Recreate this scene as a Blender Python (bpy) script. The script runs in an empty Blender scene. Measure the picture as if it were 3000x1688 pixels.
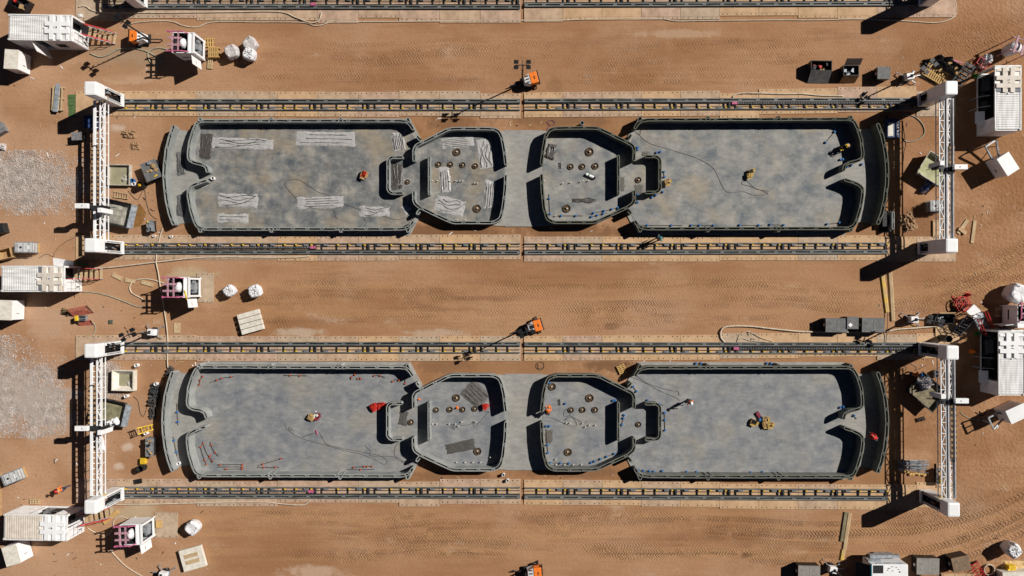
import bpy, bmesh, math, random
from mathutils import Vector, Matrix, noise
R=math.radians
random.seed(7)
S=bpy.context.scene
COL=S.collection
# ------------------------------------------------------------ camera, sky, sun, exposure
CH=75.0; TILT=R(0.55); FPX=2250.0
cd=bpy.data.cameras.new("Camera"); cam=bpy.data.objects.new("Camera",cd); COL.objects.link(cam)
cd.sensor_width=36.0; cd.lens=36.0*FPX/3000.0; cd.clip_end=3000; cd.clip_start=1
cam.location=(CH*math.tan(TILT),0,CH); cam.rotation_euler=(0,TILT,0)
S.camera=cam
SUN_EL=R(39.5); SUN_AZ=math.atan2(33.0,15.4)
w=bpy.data.worlds.new("World"); S.world=w; w.use_nodes=True
nt=w.node_tree; bg=nt.nodes["Background"]; sky=nt.nodes.new("ShaderNodeTexSky")
sky.sky_type='NISHITA'; sky.sun_disc=False; sky.sun_elevation=SUN_EL; sky.sun_rotation=SUN_AZ
nt.links.new(sky.outputs[0],bg.inputs[0]); bg.inputs[1].default_value=0.05; sky.altitude=9000; sky.air_density=0.42; sky.dust_density=0.0; sky.ozone_density=4.0
sl=bpy.data.lights.new("Sun",'SUN'); sl.energy=5.0; sl.angle=R(0.5); sl.color=(1.0,0.955,0.89)
so=bpy.data.objects.new("Sun",sl); COL.objects.link(so)
sd=Vector((math.sin(SUN_AZ)*math.cos(SUN_EL),math.cos(SUN_AZ)*math.cos(SUN_EL),math.sin(SUN_EL)))
so.rotation_euler=sd.to_track_quat('Z','Y').to_euler(); so.location=(30,15,60)
S.view_settings.view_transform='Standard'; S.view_settings.look='None'
S.view_settings.exposure=0.17; S.view_settings.gamma=1.0; S.view_settings.use_curve_mapping=False

# ------------------------------------------------------------ survey helpers: photo pixel at a known height -> metres
def W(px,py,h=0.0):
    x=(px-1500)/FPX; y=-(py-844)/FPX; c,s=math.cos(TILT),math.sin(TILT)
    X=c*x-s; Zz=-s*x-c; t=(h-CH)/Zz
    return (cam.location.x+X*t, y*t)
def pz(r,c,x,y): return (750*c+x/3.43333, 422*r+y/3.43333)
def Z(r,c,x,y,h=0.0): return W(*pz(r,c,x,y),h)
def RC(r,c,x0,y0,x1,y1,h=0.0):
    a=Z(r,c,x0,y0,h); b=Z(r,c,x1,y1,h)
    return ((a[0]+b[0])/2,(a[1]+b[1])/2,abs(b[0]-a[0]),abs(b[1]-a[1]))

# ------------------------------------------------------------ materials
MATS={}
def mat(name,col,rough=0.7,metal=0.0,var=0.12,scale=3.0,bump=0.0,bscale=40.0,col2=None,spec=0.3,stretch=(1,1,1),thr=(0.35,0.65)):
    if name in MATS: return MATS[name]
    m=bpy.data.materials.new(name); m.use_nodes=True; t=m.node_tree; n=t.nodes; L=t.links
    b=n["Principled BSDF"]; b.inputs["Roughness"].default_value=rough; b.inputs["Metallic"].default_value=metal
    b.inputs["Specular IOR Level"].default_value=spec
    tc=n.new("ShaderNodeTexCoord"); mp=n.new("ShaderNodeMapping"); mp.inputs["Scale"].default_value=stretch
    L.new(tc.outputs["Object"],mp.inputs[0])
    nz=n.new("ShaderNodeTexNoise"); nz.inputs["Scale"].default_value=scale; nz.inputs["Detail"].default_value=6
    L.new(mp.outputs[0],nz.inputs["Vector"])
    rp=n.new("ShaderNodeValToRGB"); rp.color_ramp.elements[0].position=thr[0]; rp.color_ramp.elements[1].position=thr[1]
    c2=col2 if col2 else tuple(c*(1-2*var) for c in col)
    c1=col if col2 else tuple(min(1,c*(1+var)) for c in col)
    rp.color_ramp.elements[0].color=(*c2,1); rp.color_ramp.elements[1].color=(*c1,1)
    L.new(nz.outputs["Fac"],rp.inputs[0]); L.new(rp.outputs[0],b.inputs["Base Color"])
    if bump:
        n2=n.new("ShaderNodeTexNoise"); n2.inputs["Scale"].default_value=bscale; n2.inputs["Detail"].default_value=4
        L.new(mp.outputs[0],n2.inputs["Vector"])
        bp=n.new("ShaderNodeBump"); bp.inputs["Strength"].default_value=bump; bp.inputs["Distance"].default_value=0.05
        L.new(n2.outputs["Fac"],bp.inputs["Height"]); L.new(bp.outputs[0],b.inputs["Normal"])
    MATS[name]=m; return m
CONTW=mat("container_paint",(0.78,0.78,0.78),0.45,col2=(0.62,0.60,0.57),scale=1.6,thr=(0.30,0.52))
WHITE=mat("white_paint",(0.80,0.80,0.80),0.4,var=0.03,scale=1.2,spec=0.4)
ROOFW=mat("white_roof_paint",(0.74,0.74,0.735),0.5,col2=(0.54,0.53,0.51),scale=1.3,stretch=(0.5,3,1))
ROOFR=mat("rusty_white_paint",(0.74,0.72,0.68),0.5,col2=(0.55,0.33,0.13),scale=0.9,thr=(0.30,0.42))
DIRTYW=mat("cream_dusty_paint",(0.66,0.60,0.53),0.55,col2=(0.54,0.48,0.41),scale=2.0)
OFFW=mat("dusty_panel",(0.72,0.68,0.60),0.8,col2=(0.58,0.53,0.45),scale=2.5,bump=0.1,bscale=8)
DARK=mat("dark_steel",(0.030,0.032,0.035),0.5,0.2,var=0.25,scale=5)
BLACK=mat("black_plastic_and_shade",(0.016,0.016,0.018),0.45,var=0.3,scale=6)  # also colours the sheets and cavity fills that stand for shade
RAIL=mat("rail_steel",(0.15,0.155,0.15),0.5,0.0,var=0.25,scale=2,stretch=(0.3,3,1))
RAILD=mat("rail_dark",(0.035,0.038,0.042),0.5,0.2,var=0.3,scale=3)
GREYP=mat("grey_plate",(0.20,0.20,0.205),0.6,var=0.2,scale=4)
STEEL=mat("galvanised",(0.33,0.36,0.39),0.45,0.3,var=0.18,scale=3)
YEL=mat("yellow_paint",(0.72,0.47,0.03),0.5,var=0.15)
PINK=mat("pink_paint",(0.50,0.12,0.23),0.5,var=0.15)
PINKF=mat("dusty_pink_frame",(0.45,0.25,0.29),0.6,var=0.2,scale=5)
RED=mat("red_paint",(0.55,0.035,0.03),0.5,var=0.15)
ORANGE=mat("orange_paint",(0.82,0.20,0.025),0.45,var=0.08)
BLUE=mat("bright_blue_plastic",(0.03,0.165,0.43),0.45,var=0.15)
NAVY=mat("navy_paint",(0.03,0.06,0.16),0.5,var=0.2)
GREEN=mat("green_turf",(0.10,0.17,0.06),0.95,col2=(0.055,0.10,0.035),scale=6,bump=0.4)
GREENP=mat("green_plastic",(0.02,0.16,0.05),0.5)
WOOD=mat("pallet_wood",(0.56,0.36,0.13),0.8,col2=(0.42,0.26,0.10),scale=4,stretch=(1,6,1))
WOODL=mat("pale_wood",(0.52,0.39,0.23),0.8,col2=(0.40,0.28,0.16),scale=4)
CARD=mat("cardboard",(0.42,0.27,0.13),0.85,var=0.12)
MATT=[mat("mat_tan",(0.50,0.355,0.24),0.8,col2=(0.36,0.245,0.16),scale=1.2,bump=0.05),
      mat("mat_orange_tan",(0.54,0.36,0.21),0.8,col2=(0.42,0.27,0.15),scale=1.0,bump=0.05),
      mat("mat_pinkish",(0.50,0.345,0.25),0.8,col2=(0.35,0.24,0.165),scale=1.4,bump=0.05),
      mat("mat_grey",(0.46,0.35,0.25),0.85,col2=(0.37,0.275,0.19),scale=1.6,bump=0.05)]
HOSE=mat("beige_hose",(0.56,0.47,0.36),0.6,var=0.1)
HOSEG=mat("greygreen_hose",(0.33,0.32,0.24),0.6,var=0.1)
WIRE=mat("black_cable",(0.045,0.04,0.036),0.6,var=0.1)
TARP=mat("plastic_sheet",(0.44,0.425,0.415),0.35,col2=(0.34,0.335,0.33),scale=3,bump=0.25,bscale=6,spec=0.5)
TARPD=mat("dark_plastic_sheet",(0.085,0.075,0.07),0.35,col2=(0.05,0.046,0.044),scale=5,bump=0.5,bscale=12,spec=0.6)
BAGW=mat("bag_white",(0.74,0.74,0.76),0.55,col2=(0.60,0.59,0.60),scale=4,bump=0.6,bscale=9)
BAGG=mat("bag_grey",(0.60,0.56,0.55),0.5,col2=(0.40,0.37,0.36),scale=5,bump=0.6,bscale=9)
CRATE=mat("grey_crate_lid",(0.165,0.165,0.165),0.7,col2=(0.11,0.11,0.11),scale=3,bump=0.1)
CRATEL=mat("light_crate_lid",(0.26,0.245,0.225),0.75,col2=(0.20,0.19,0.175),scale=3,bump=0.1)
SLUDGE=mat("pale_sludge",(0.40,0.38,0.33),0.7,col2=(0.22,0.21,0.17),scale=2.2,bump=0.6,bscale=6)
SLUDGEG=mat("green_water",(0.36,0.36,0.18),0.3,col2=(0.29,0.29,0.15),scale=1.2,spec=0.5)
RUST=mat("rust_stain",(0.26,0.13,0.035),0.9,col2=(0.19,0.095,0.03),scale=3)
CONCT=mat("tub_concrete",(0.46,0.43,0.36),0.8,var=0.12,scale=3)
SKIN=mat("skin",(0.42,0.25,0.17),0.6,var=0.06)
DENIM=mat("dark_denim",(0.035,0.045,0.075),0.8,var=0.2,scale=8)
HIVIS=mat("hivis_orange",(0.85,0.19,0.03),0.6,var=0.08)
REDC=mat("red_cloth",(0.62,0.03,0.02),0.7,var=0.1)
TEALC=mat("teal_cloth",(0.05,0.19,0.20),0.7,var=0.1)
REFL=mat("reflective_band",(0.65,0.65,0.55),0.4,var=0.05)
BRICKC=mat("copper_rail",(0.42,0.23,0.14),0.5,0.1,var=0.1)
TEAL=mat("teal_trim",(0.02,0.22,0.30),0.5)
CLODM=mat("earth_clods",(0.36,0.23,0.13),0.95,col2=(0.22,0.13,0.075),scale=3,bump=0.4)

def wallmat(name,c1,c2):
    m=bpy.data.materials.new(name); m.use_nodes=True; t=m.node_tree; n=t.nodes; L=t.links
    b=n["Principled BSDF"]; b.inputs["Roughness"].default_value=0.85
    tc=n.new("ShaderNodeTexCoord")
    nz=n.new("ShaderNodeTexNoise"); nz.inputs["Scale"].default_value=0.9; nz.inputs["Detail"].default_value=8
    L.new(tc.outputs["Object"],nz.inputs["Vector"])
    rp=n.new("ShaderNodeValToRGB"); rp.color_ramp.elements[0].position=0.3; rp.color_ramp.elements[1].position=0.7
    rp.color_ramp.elements[0].color=(*c2,1); rp.color_ramp.elements[1].color=(*c1,1)
    L.new(nz.outputs["Fac"],rp.inputs[0]); L.new(rp.outputs[0],b.inputs["Base Color"])
    wv=n.new("ShaderNodeTexWave"); wv.bands_direction='Z'; wv.inputs["Scale"].default_value=6.0; wv.inputs["Distortion"].default_value=0.3
    L.new(tc.outputs["Object"],wv.inputs["Vector"])
    bp=n.new("ShaderNodeBump"); bp.inputs["Strength"].default_value=0.5; bp.inputs["Distance"].default_value=0.02
    L.new(wv.outputs["Fac"],bp.inputs["Height"]); L.new(bp.outputs[0],b.inputs["Normal"])
    return m
WALLP=wallmat("printed_wall_pale",(0.30,0.315,0.30),(0.205,0.22,0.21))
WALLP2=wallmat("printed_wall_light",(0.345,0.355,0.34),(0.25,0.26,0.25))
WALLD=wallmat("printed_wall_fresh",(0.15,0.155,0.125),(0.085,0.09,0.072))
WALLD2=wallmat("printed_wall_curing",(0.19,0.195,0.17),(0.11,0.115,0.095))

def floormat(name,cols,sc,seed):
    m=bpy.data.materials.new(name); m.use_nodes=True; t=m.node_tree; n=t.nodes; L=t.links
    b=n["Principled BSDF"]; b.inputs["Roughness"].default_value=0.75
    tc=n.new("ShaderNodeTexCoord"); mp=n.new("ShaderNodeMapping"); mp.inputs["Location"].default_value=(seed,seed*2,0)
    L.new(tc.outputs["Object"],mp.inputs[0])
    a=n.new("ShaderNodeTexNoise"); a.inputs["Scale"].default_value=sc; a.inputs["Detail"].default_value=10; a.inputs["Roughness"].default_value=0.62
    a.inputs["Distortion"].default_value=0.15
    L.new(mp.outputs[0],a.inputs["Vector"])
    r1=n.new("ShaderNodeValToRGB"); e=r1.color_ramp.elements
    e[0].position=0.33; e[0].color=(*cols[0],1); e[1].position=0.68; e[1].color=(*cols[2],1)
    k=e.new(0.5); k.color=(*cols[1],1)
    L.new(a.outputs["Fac"],r1.inputs[0])
    c=n.new("ShaderNodeTexNoise"); c.inputs["Scale"].default_value=sc*0.45; c.inputs["Detail"].default_value=5
    mp2=n.new("ShaderNodeMapping"); mp2.inputs["Location"].default_value=(seed*3+5,1,2); L.new(tc.outputs["Object"],mp2.inputs[0]); L.new(mp2.outputs[0],c.inputs["Vector"])
    r2=n.new("ShaderNodeValToRGB"); r2.color_ramp.elements[0].position=0.52; r2.color_ramp.elements[1].position=0.68
    L.new(c.outputs["Fac"],r2.inputs[0])
    mx=n.new("ShaderNodeMixRGB"); mx.inputs[2].default_value=(*cols[3],1)
    mm=n.new("ShaderNodeMath"); mm.operation='MULTIPLY'; mm.inputs[1].default_value=0.75; L.new(r2.outputs[0],mm.inputs[0])
    L.new(mm.outputs[0],mx.inputs[0]); L.new(r1.outputs[0],mx.inputs[1]); L.new(mx.outputs[0],b.inputs["Base Color"])
    mp3=n.new("ShaderNodeMapping"); mp3.inputs["Scale"].default_value=(0.7,1.7,1); mp3.inputs["Rotation"].default_value=(0,0,0.25*seed); L.new(tc.outputs["Object"],mp3.inputs[0])
    g=n.new("ShaderNodeTexNoise"); g.inputs["Scale"].default_value=1.7; g.inputs["Detail"].default_value=9; g.inputs["Roughness"].default_value=0.7; L.new(mp3.outputs[0],g.inputs["Vector"])
    r3=n.new("ShaderNodeValToRGB"); r3.color_ramp.elements[0].position=0.34; r3.color_ramp.elements[1].position=0.68
    r3.color_ramp.elements[0].color=(0.76,0.775,0.795,1); r3.color_ramp.elements[1].color=(1.18,1.17,1.145,1); L.new(g.outputs["Fac"],r3.inputs[0])
    m3=n.new("ShaderNodeMixRGB"); m3.blend_type='MULTIPLY'; m3.inputs[0].default_value=0.9; L.new(mx.outputs[0],m3.inputs[1]); L.new(r3.outputs[0],m3.inputs[2])
    L.new(m3.outputs[0],b.inputs["Base Color"])
    u=n.new("ShaderNodeTexNoise"); u.inputs["Scale"].default_value=3.4; u.inputs["Detail"].default_value=10; u.inputs["Roughness"].default_value=0.75; L.new(mp.outputs[0],u.inputs["Vector"])
    r4=n.new("ShaderNodeValToRGB"); r4.color_ramp.elements[0].position=0.54; r4.color_ramp.elements[1].position=0.66; L.new(u.outputs["Fac"],r4.inputs[0])
    m4=n.new("ShaderNodeMixRGB"); m4.inputs[2].default_value=(cols[2][0]*1.12,cols[2][1]*1.12,cols[2][2]*1.1,1)
    h4=n.new("ShaderNodeMath"); h4.operation='MULTIPLY'; h4.inputs[1].default_value=0.45; L.new(r4.outputs[0],h4.inputs[0]); L.new(h4.outputs[0],m4.inputs[0]); L.new(m3.outputs[0],m4.inputs[1]); L.new(m4.outputs[0],b.inputs["Base Color"])
    f=n.new("ShaderNodeTexNoise"); f.inputs["Scale"].default_value=14; f.inputs["Detail"].default_value=4; L.new(tc.outputs["Object"],f.inputs["Vector"])
    bp=n.new("ShaderNodeBump"); bp.inputs["Strength"].default_value=0.12; bp.inputs["Distance"].default_value=0.04
    L.new(f.outputs["Fac"],bp.inputs["Height"]); L.new(bp.outputs[0],b.inputs["Normal"])
    return m
FLOORA=floormat("slab_blue_grey",[(0.078,0.09,0.10),(0.168,0.17,0.168),(0.305,0.285,0.25),(0.28,0.225,0.155)],0.75,3.1)
FLOORB=floormat("slab_pale_grey",[(0.10,0.12,0.137),(0.21,0.211,0.206),(0.31,0.297,0.268),(0.305,0.255,0.19)],0.62,8.4)
FLOORC=floormat("slab_cool_grey",[(0.145,0.157,0.176),(0.205,0.211,0.22),(0.28,0.276,0.266),(0.265,0.248,0.215)],0.70,5.7)
PADM=floormat("pad_grey",[(0.24,0.237,0.225),(0.275,0.268,0.25),(0.30,0.29,0.268),(0.30,0.28,0.245)],0.5,1.3)

# ------------------------------------------------------------ ground material: sand with tyre treads
def groundmat():
    m=bpy.data.materials.new("red_sand"); m.use_nodes=True; t=m.node_tree; n=t.nodes; L=t.links
    b=n["Principled BSDF"]; b.inputs["Roughness"].default_value=0.95; b.inputs["Specular IOR Level"].default_value=0.1
    tc=n.new("ShaderNodeTexCoord"); P=tc.outputs["Object"]
    def M(op,a,c=None,d=None):
        k=n.new("ShaderNodeMath"); k.operation=op
        for i,v in enumerate((a,c,d)):
            if v is None: continue
            if isinstance(v,(int,float)): k.inputs[i].default_value=v
            else: L.new(v,k.inputs[i])
        return k.outputs[0]
    def mapr(v,a,c,d=0.0,e=1.0):
        k=n.new("ShaderNodeMapRange"); k.interpolation_type='SMOOTHSTEP'
        L.new(v,k.inputs[0]); k.inputs[1].default_value=a; k.inputs[2].default_value=c; k.inputs[3].default_value=d; k.inputs[4].default_value=e
        return k.outputs[0]
    def NZ(sc,det=4,st=(1,1,1),loc=(0,0,0),vec=None,rough=0.5):
        mp=n.new("ShaderNodeMapping"); mp.inputs["Scale"].default_value=st; mp.inputs["Location"].default_value=loc; L.new(vec or P,mp.inputs[0])
        k=n.new("ShaderNodeTexNoise"); k.inputs["Scale"].default_value=sc; k.inputs["Detail"].default_value=det; k.inputs["Roughness"].default_value=rough
        L.new(mp.outputs[0],k.inputs["Vector"]); return k.outputs["Fac"]
    sx=n.new("ShaderNodeSeparateXYZ"); L.new(P,sx.inputs[0]); x,y=sx.outputs[0],sx.outputs[1]
    bend=M('MULTIPLY',M('POWER',M('MAXIMUM',M('SUBTRACT',x,37.0),0.0),2.0),0.022)
    wob=M('MULTIPLY',M('SUBTRACT',NZ(0.045,2),0.5),3.2)
    yy=M('SUBTRACT',M('ADD',y,wob),bend)
    def tread(cell,per,off,slant):
        tt=M('DIVIDE',M('ADD',yy,off),cell); i=M('FLOOR',tt); f=M('ABSOLUTE',M('SUBTRACT',M('FRACT',tt),0.5))
        wn=n.new("ShaderNodeTexWhiteNoise"); wn.noise_dimensions='1D'; L.new(M('ADD',i,off*3.1),wn.inputs["W"]); rnd=wn.outputs[0]
        jx=M('MULTIPLY',M('SUBTRACT',NZ(0.9,2,loc=(off,2,5)),0.5),0.5)
        ph=M('ADD',M('ADD',M('MULTIPLY',M('ADD',x,jx),6.2832/per),M('MULTIPLY',f,slant)),M('MULTIPLY',rnd,6.28))
        s=mapr(M('SINE',ph),-0.2,0.8,-0.4,0.6); edge=mapr(f,0.47,0.36)
        cv=n.new("ShaderNodeCombineXYZ"); L.new(M('MULTIPLY',x,0.07),cv.inputs[0]); L.new(M('MULTIPLY',i,3.37),cv.inputs[1])
        k=n.new("ShaderNodeTexNoise"); k.inputs["Scale"].default_value=1.0; k.inputs["Detail"].default_value=3; L.new(cv.outputs[0],k.inputs["Vector"])
        pres=mapr(k.outputs["Fac"],0.43,0.58)
        brk=mapr(NZ(0.8,3,loc=(off*2,1,7)),0.36,0.50)
        return M('MULTIPLY',M('MULTIPLY',M('MULTIPLY',s,edge),pres),brk)
    def lane(yc,half,soft): return mapr(M('ABSOLUTE',M('SUBTRACT',yy,yc)),half,half-soft)
    la=M('MULTIPLY',lane(22.0,2.9,1.2),0.6); lb=M('MULTIPLY',lane(-1.6,3.0,1.0),0.9); lc=lane(-24.2,2.9,0.8)
    ends=M('MULTIPLY',mapr(x,-31.0,-20.0),1.0)
    lanes=M('MULTIPLY',M('ADD',M('ADD',la,lb),M('MULTIPLY',lc,1.2)),ends)
    patch=mapr(NZ(0.22,3,(0.5,1,1),(4,9,0)),0.38,0.55,0.25,1.0)
    tr=M('ADD',tread(0.62,0.29,0.0,14.0),M('MULTIPLY',tread(0.50,0.26,5.3,-12.0),0.8))
    tr=M('MULTIPLY',M('MULTIPLY',tr,lanes),patch)
    for c_,x0_ in ((-23.6,26.0),(-25.5,36.0),(-27.3,38.0)):
        dd=M('ABSOLUTE',M('SUBTRACT',yy,c_)); st=mapr(M('SINE',M('ADD',M('MULTIPLY',x,6.2832/0.34),M('MULTIPLY',dd,16.0))),-0.2,0.8,-0.5,0.6)
        tr=M('ADD',tr,M('MULTIPLY',M('MULTIPLY',st,mapr(dd,0.36,0.26)),mapr(x,x0_,x0_+5.0,0.0,1.25)))
    rough=mapr(x,36,46,0.06,0.8)
    fine=M('MULTIPLY',M('SUBTRACT',NZ(2.6,8,rough=0.7),0.5),0.06)
    lump=M('MULTIPLY',M('MULTIPLY',M('SUBTRACT',NZ(3.1,3,loc=(7,3,0)),0.5),rough),0.22)
    streak=M('MULTIPLY',M('SUBTRACT',NZ(1.0,4,(0.10,2.2,1)),0.5),0.07)
    h=M('ADD',M('ADD',M('MULTIPLY',tr,0.125),fine),M('ADD',lump,streak))
    bp=n.new("ShaderNodeBump"); bp.inputs["Strength"].default_value=1.0; bp.inputs["Distance"].default_value=0.55
    L.new(h,bp.inputs["Height"]); L.new(bp.outputs[0],b.inputs["Normal"])
    def mix(f,a,c):
        k=n.new("ShaderNodeMixRGB"); L.new(f,k.inputs[0])
        for i,v in ((1,a),(2,c)):
            if isinstance(v,tuple): k.inputs[i].default_value=(*v,1)
            else: L.new(v,k.inputs[i])
        return k.outputs[0]
    c0=mix(mapr(NZ(0.16,7,(0.35,1,1),rough=0.6),0.36,0.64),(0.290,0.147,0.071),(0.382,0.213,0.116))
    c1=mix(M('MULTIPLY',mapr(NZ(0.09,5,loc=(3,1,0),rough=0.6),0.48,0.66),0.75),c0,(0.407,0.246,0.150))
    lanecol=mix(M('MULTIPLY',M('ADD',lb,lc),M('MULTIPLY',mapr(NZ(0.5,5,(0.1,1.6,1),loc=(1,7,2)),0.42,0.60),0.5)),c1,(0.418,0.237,0.116))
    dark=mix(M('MULTIPLY',mapr(NZ(0.55,6,(0.16,1.3,1),loc=(9,2,4),rough=0.65),0.53,0.70),0.55),lanecol,(0.239,0.121,0.065))
    warm=M('MULTIPLY',M('MAXIMUM',lane(11.0,7.6,1.0),lane(-12.9,7.4,1.0)),M('MULTIPLY',mapr(NZ(0.35,5,loc=(6,6,1)),0.35,0.6),0.75))
    c2=mix(warm,dark,(0.270,0.136,0.062))
    c3=mix(M('MULTIPLY',mapr(x,-28,-44),M('ADD',M('MULTIPLY',mapr(NZ(0.2,4,loc=(2,4,8)),0.4,0.6),0.5),0.35)),c2,(0.438,0.266,0.162))
    dust=mix(M('MULTIPLY',mapr(NZ(0.33,6,(0.5,1,1),loc=(8,8,3),rough=0.65),0.60,0.72),0.55),c3,(0.479,0.337,0.236))
    c4=mix(M('MULTIPLY',mapr(NZ(5.0,6),0.45,0.75),0.4),dust,(0.245,0.125,0.065))
    c5=mix(M('MULTIPLY',mapr(NZ(7.5,2,loc=(2,8,1)),0.66,0.74),0.4),c4,(0.468,0.322,0.207))
    blobs=[(Z(0,0,1300,560),5.2,1.5,(0.316,0.216,0.138),.8),(Z(1,0,1900,1312),2.3,1.0,(0.407,0.322,0.207),.8),(Z(3,0,1380,815),3.0,.9,(0.407,0.322,0.217),.75),
     (Z(1,0,330,1190),2.6,.9,(0.427,0.301,0.202),.7),(Z(0,2,1700,340),5.0,.5,(0.468,0.322,0.217),.6),(Z(2,1,450,450),2.6,.5,(0.479,0.381,0.286),.7),(Z(2,1,1800,455),3.2,.5,(0.468,0.362,0.267),.6),
     (Z(1,3,1420,800),2.6,2.2,(0.204,0.106,0.054),.6),(Z(2,2,950,775),2.6,.7,(0.143,0.072,0.035),.75),(Z(0,1,1950,1240),3.6,1.1,(0.193,0.098,0.049),.8),(Z(1,1,1950,880),6.0,.9,(0.184,0.093,0.046),.85),(Z(1,2,560,870),6.0,.9,(0.193,0.098,0.049),.85),(Z(0,2,500,1220),5.5,.8,(0.204,0.106,0.054),.8),(Z(2,1,1900,780),3.4,.9,(0.214,0.110,0.057),.75),(Z(3,2,600,400),5.5,.7,(0.204,0.106,0.054),.8),(Z(3,1,1950,450),5.5,.6,(0.204,0.106,0.054),.75),
     (Z(1,0,260,330),1.8,1.0,(0.509,0.341,0.256),.8),(Z(0,0,1170,1290),1.0,.5,(0.509,0.402,0.316),.7),(Z(3,0,1275,150),.7,.5,(0.529,0.422,0.335),.7),(Z(3,0,1190,345),.6,.4,(0.529,0.422,0.335),.7),(Z(3,1,560,1420),3.0,.9,(0.489,0.341,0.246),.7),
     (Z(3,3,1990,700),3.2,2.0,(0.306,0.186,0.113),.5),(Z(0,0,1250,800),3.0,.6,(0.458,0.301,0.197),.6),(Z(2,2,980,385),.9,.4,(0.173,0.091,0.049),.6),(Z(3,2,2360,1240),.7,.3,(0.163,0.080,0.039),.7),(Z(0,0,1100,700),4.0,1.0,(0.306,0.171,0.088),.5),
     (Z(2,0,480,330),3.2,2.0,(0.438,0.286,0.193),.6),(Z(2,0,1000,290),2.6,1.2,(0.407,0.256,0.168),.5),(Z(3,0,420,1250),4.5,2.0,(0.438,0.271,0.168),.6),(Z(0,2,420,860),.9,.9,(0.224,0.121,0.059),.5)]
    blobs+=[(Z(1,0,250,380),6.6,2.9,(0.378,0.324,0.286),.85),(Z(2,0,150,1050),5.6,3.6,(0.378,0.324,0.286),.85),(Z(2,0,450,1200),3.6,3.0,(0.378,0.324,0.286),.8),(Z(2,0,1080,930),1.3,1.9,(0.378,0.313,0.263),.8)]
    nb=M('MULTIPLY',M('SUBTRACT',NZ(0.9,6,loc=(5,5,5),rough=0.65),0.5),2.4)
    for (bx_,by_),rx_,ry_,col_,st_ in blobs:
        d=M('SQRT',M('ADD',M('POWER',M('DIVIDE',M('SUBTRACT',x,bx_),rx_),2.0),M('POWER',M('DIVIDE',M('SUBTRACT',y,by_),ry_),2.0)))
        c5=mix(M('MULTIPLY',mapr(M('ADD',d,nb),1.15,0.45),st_),c5,col_)
    L.new(c5,b.inputs["Base Color"])
    return m
GROUND=groundmat()

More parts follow.
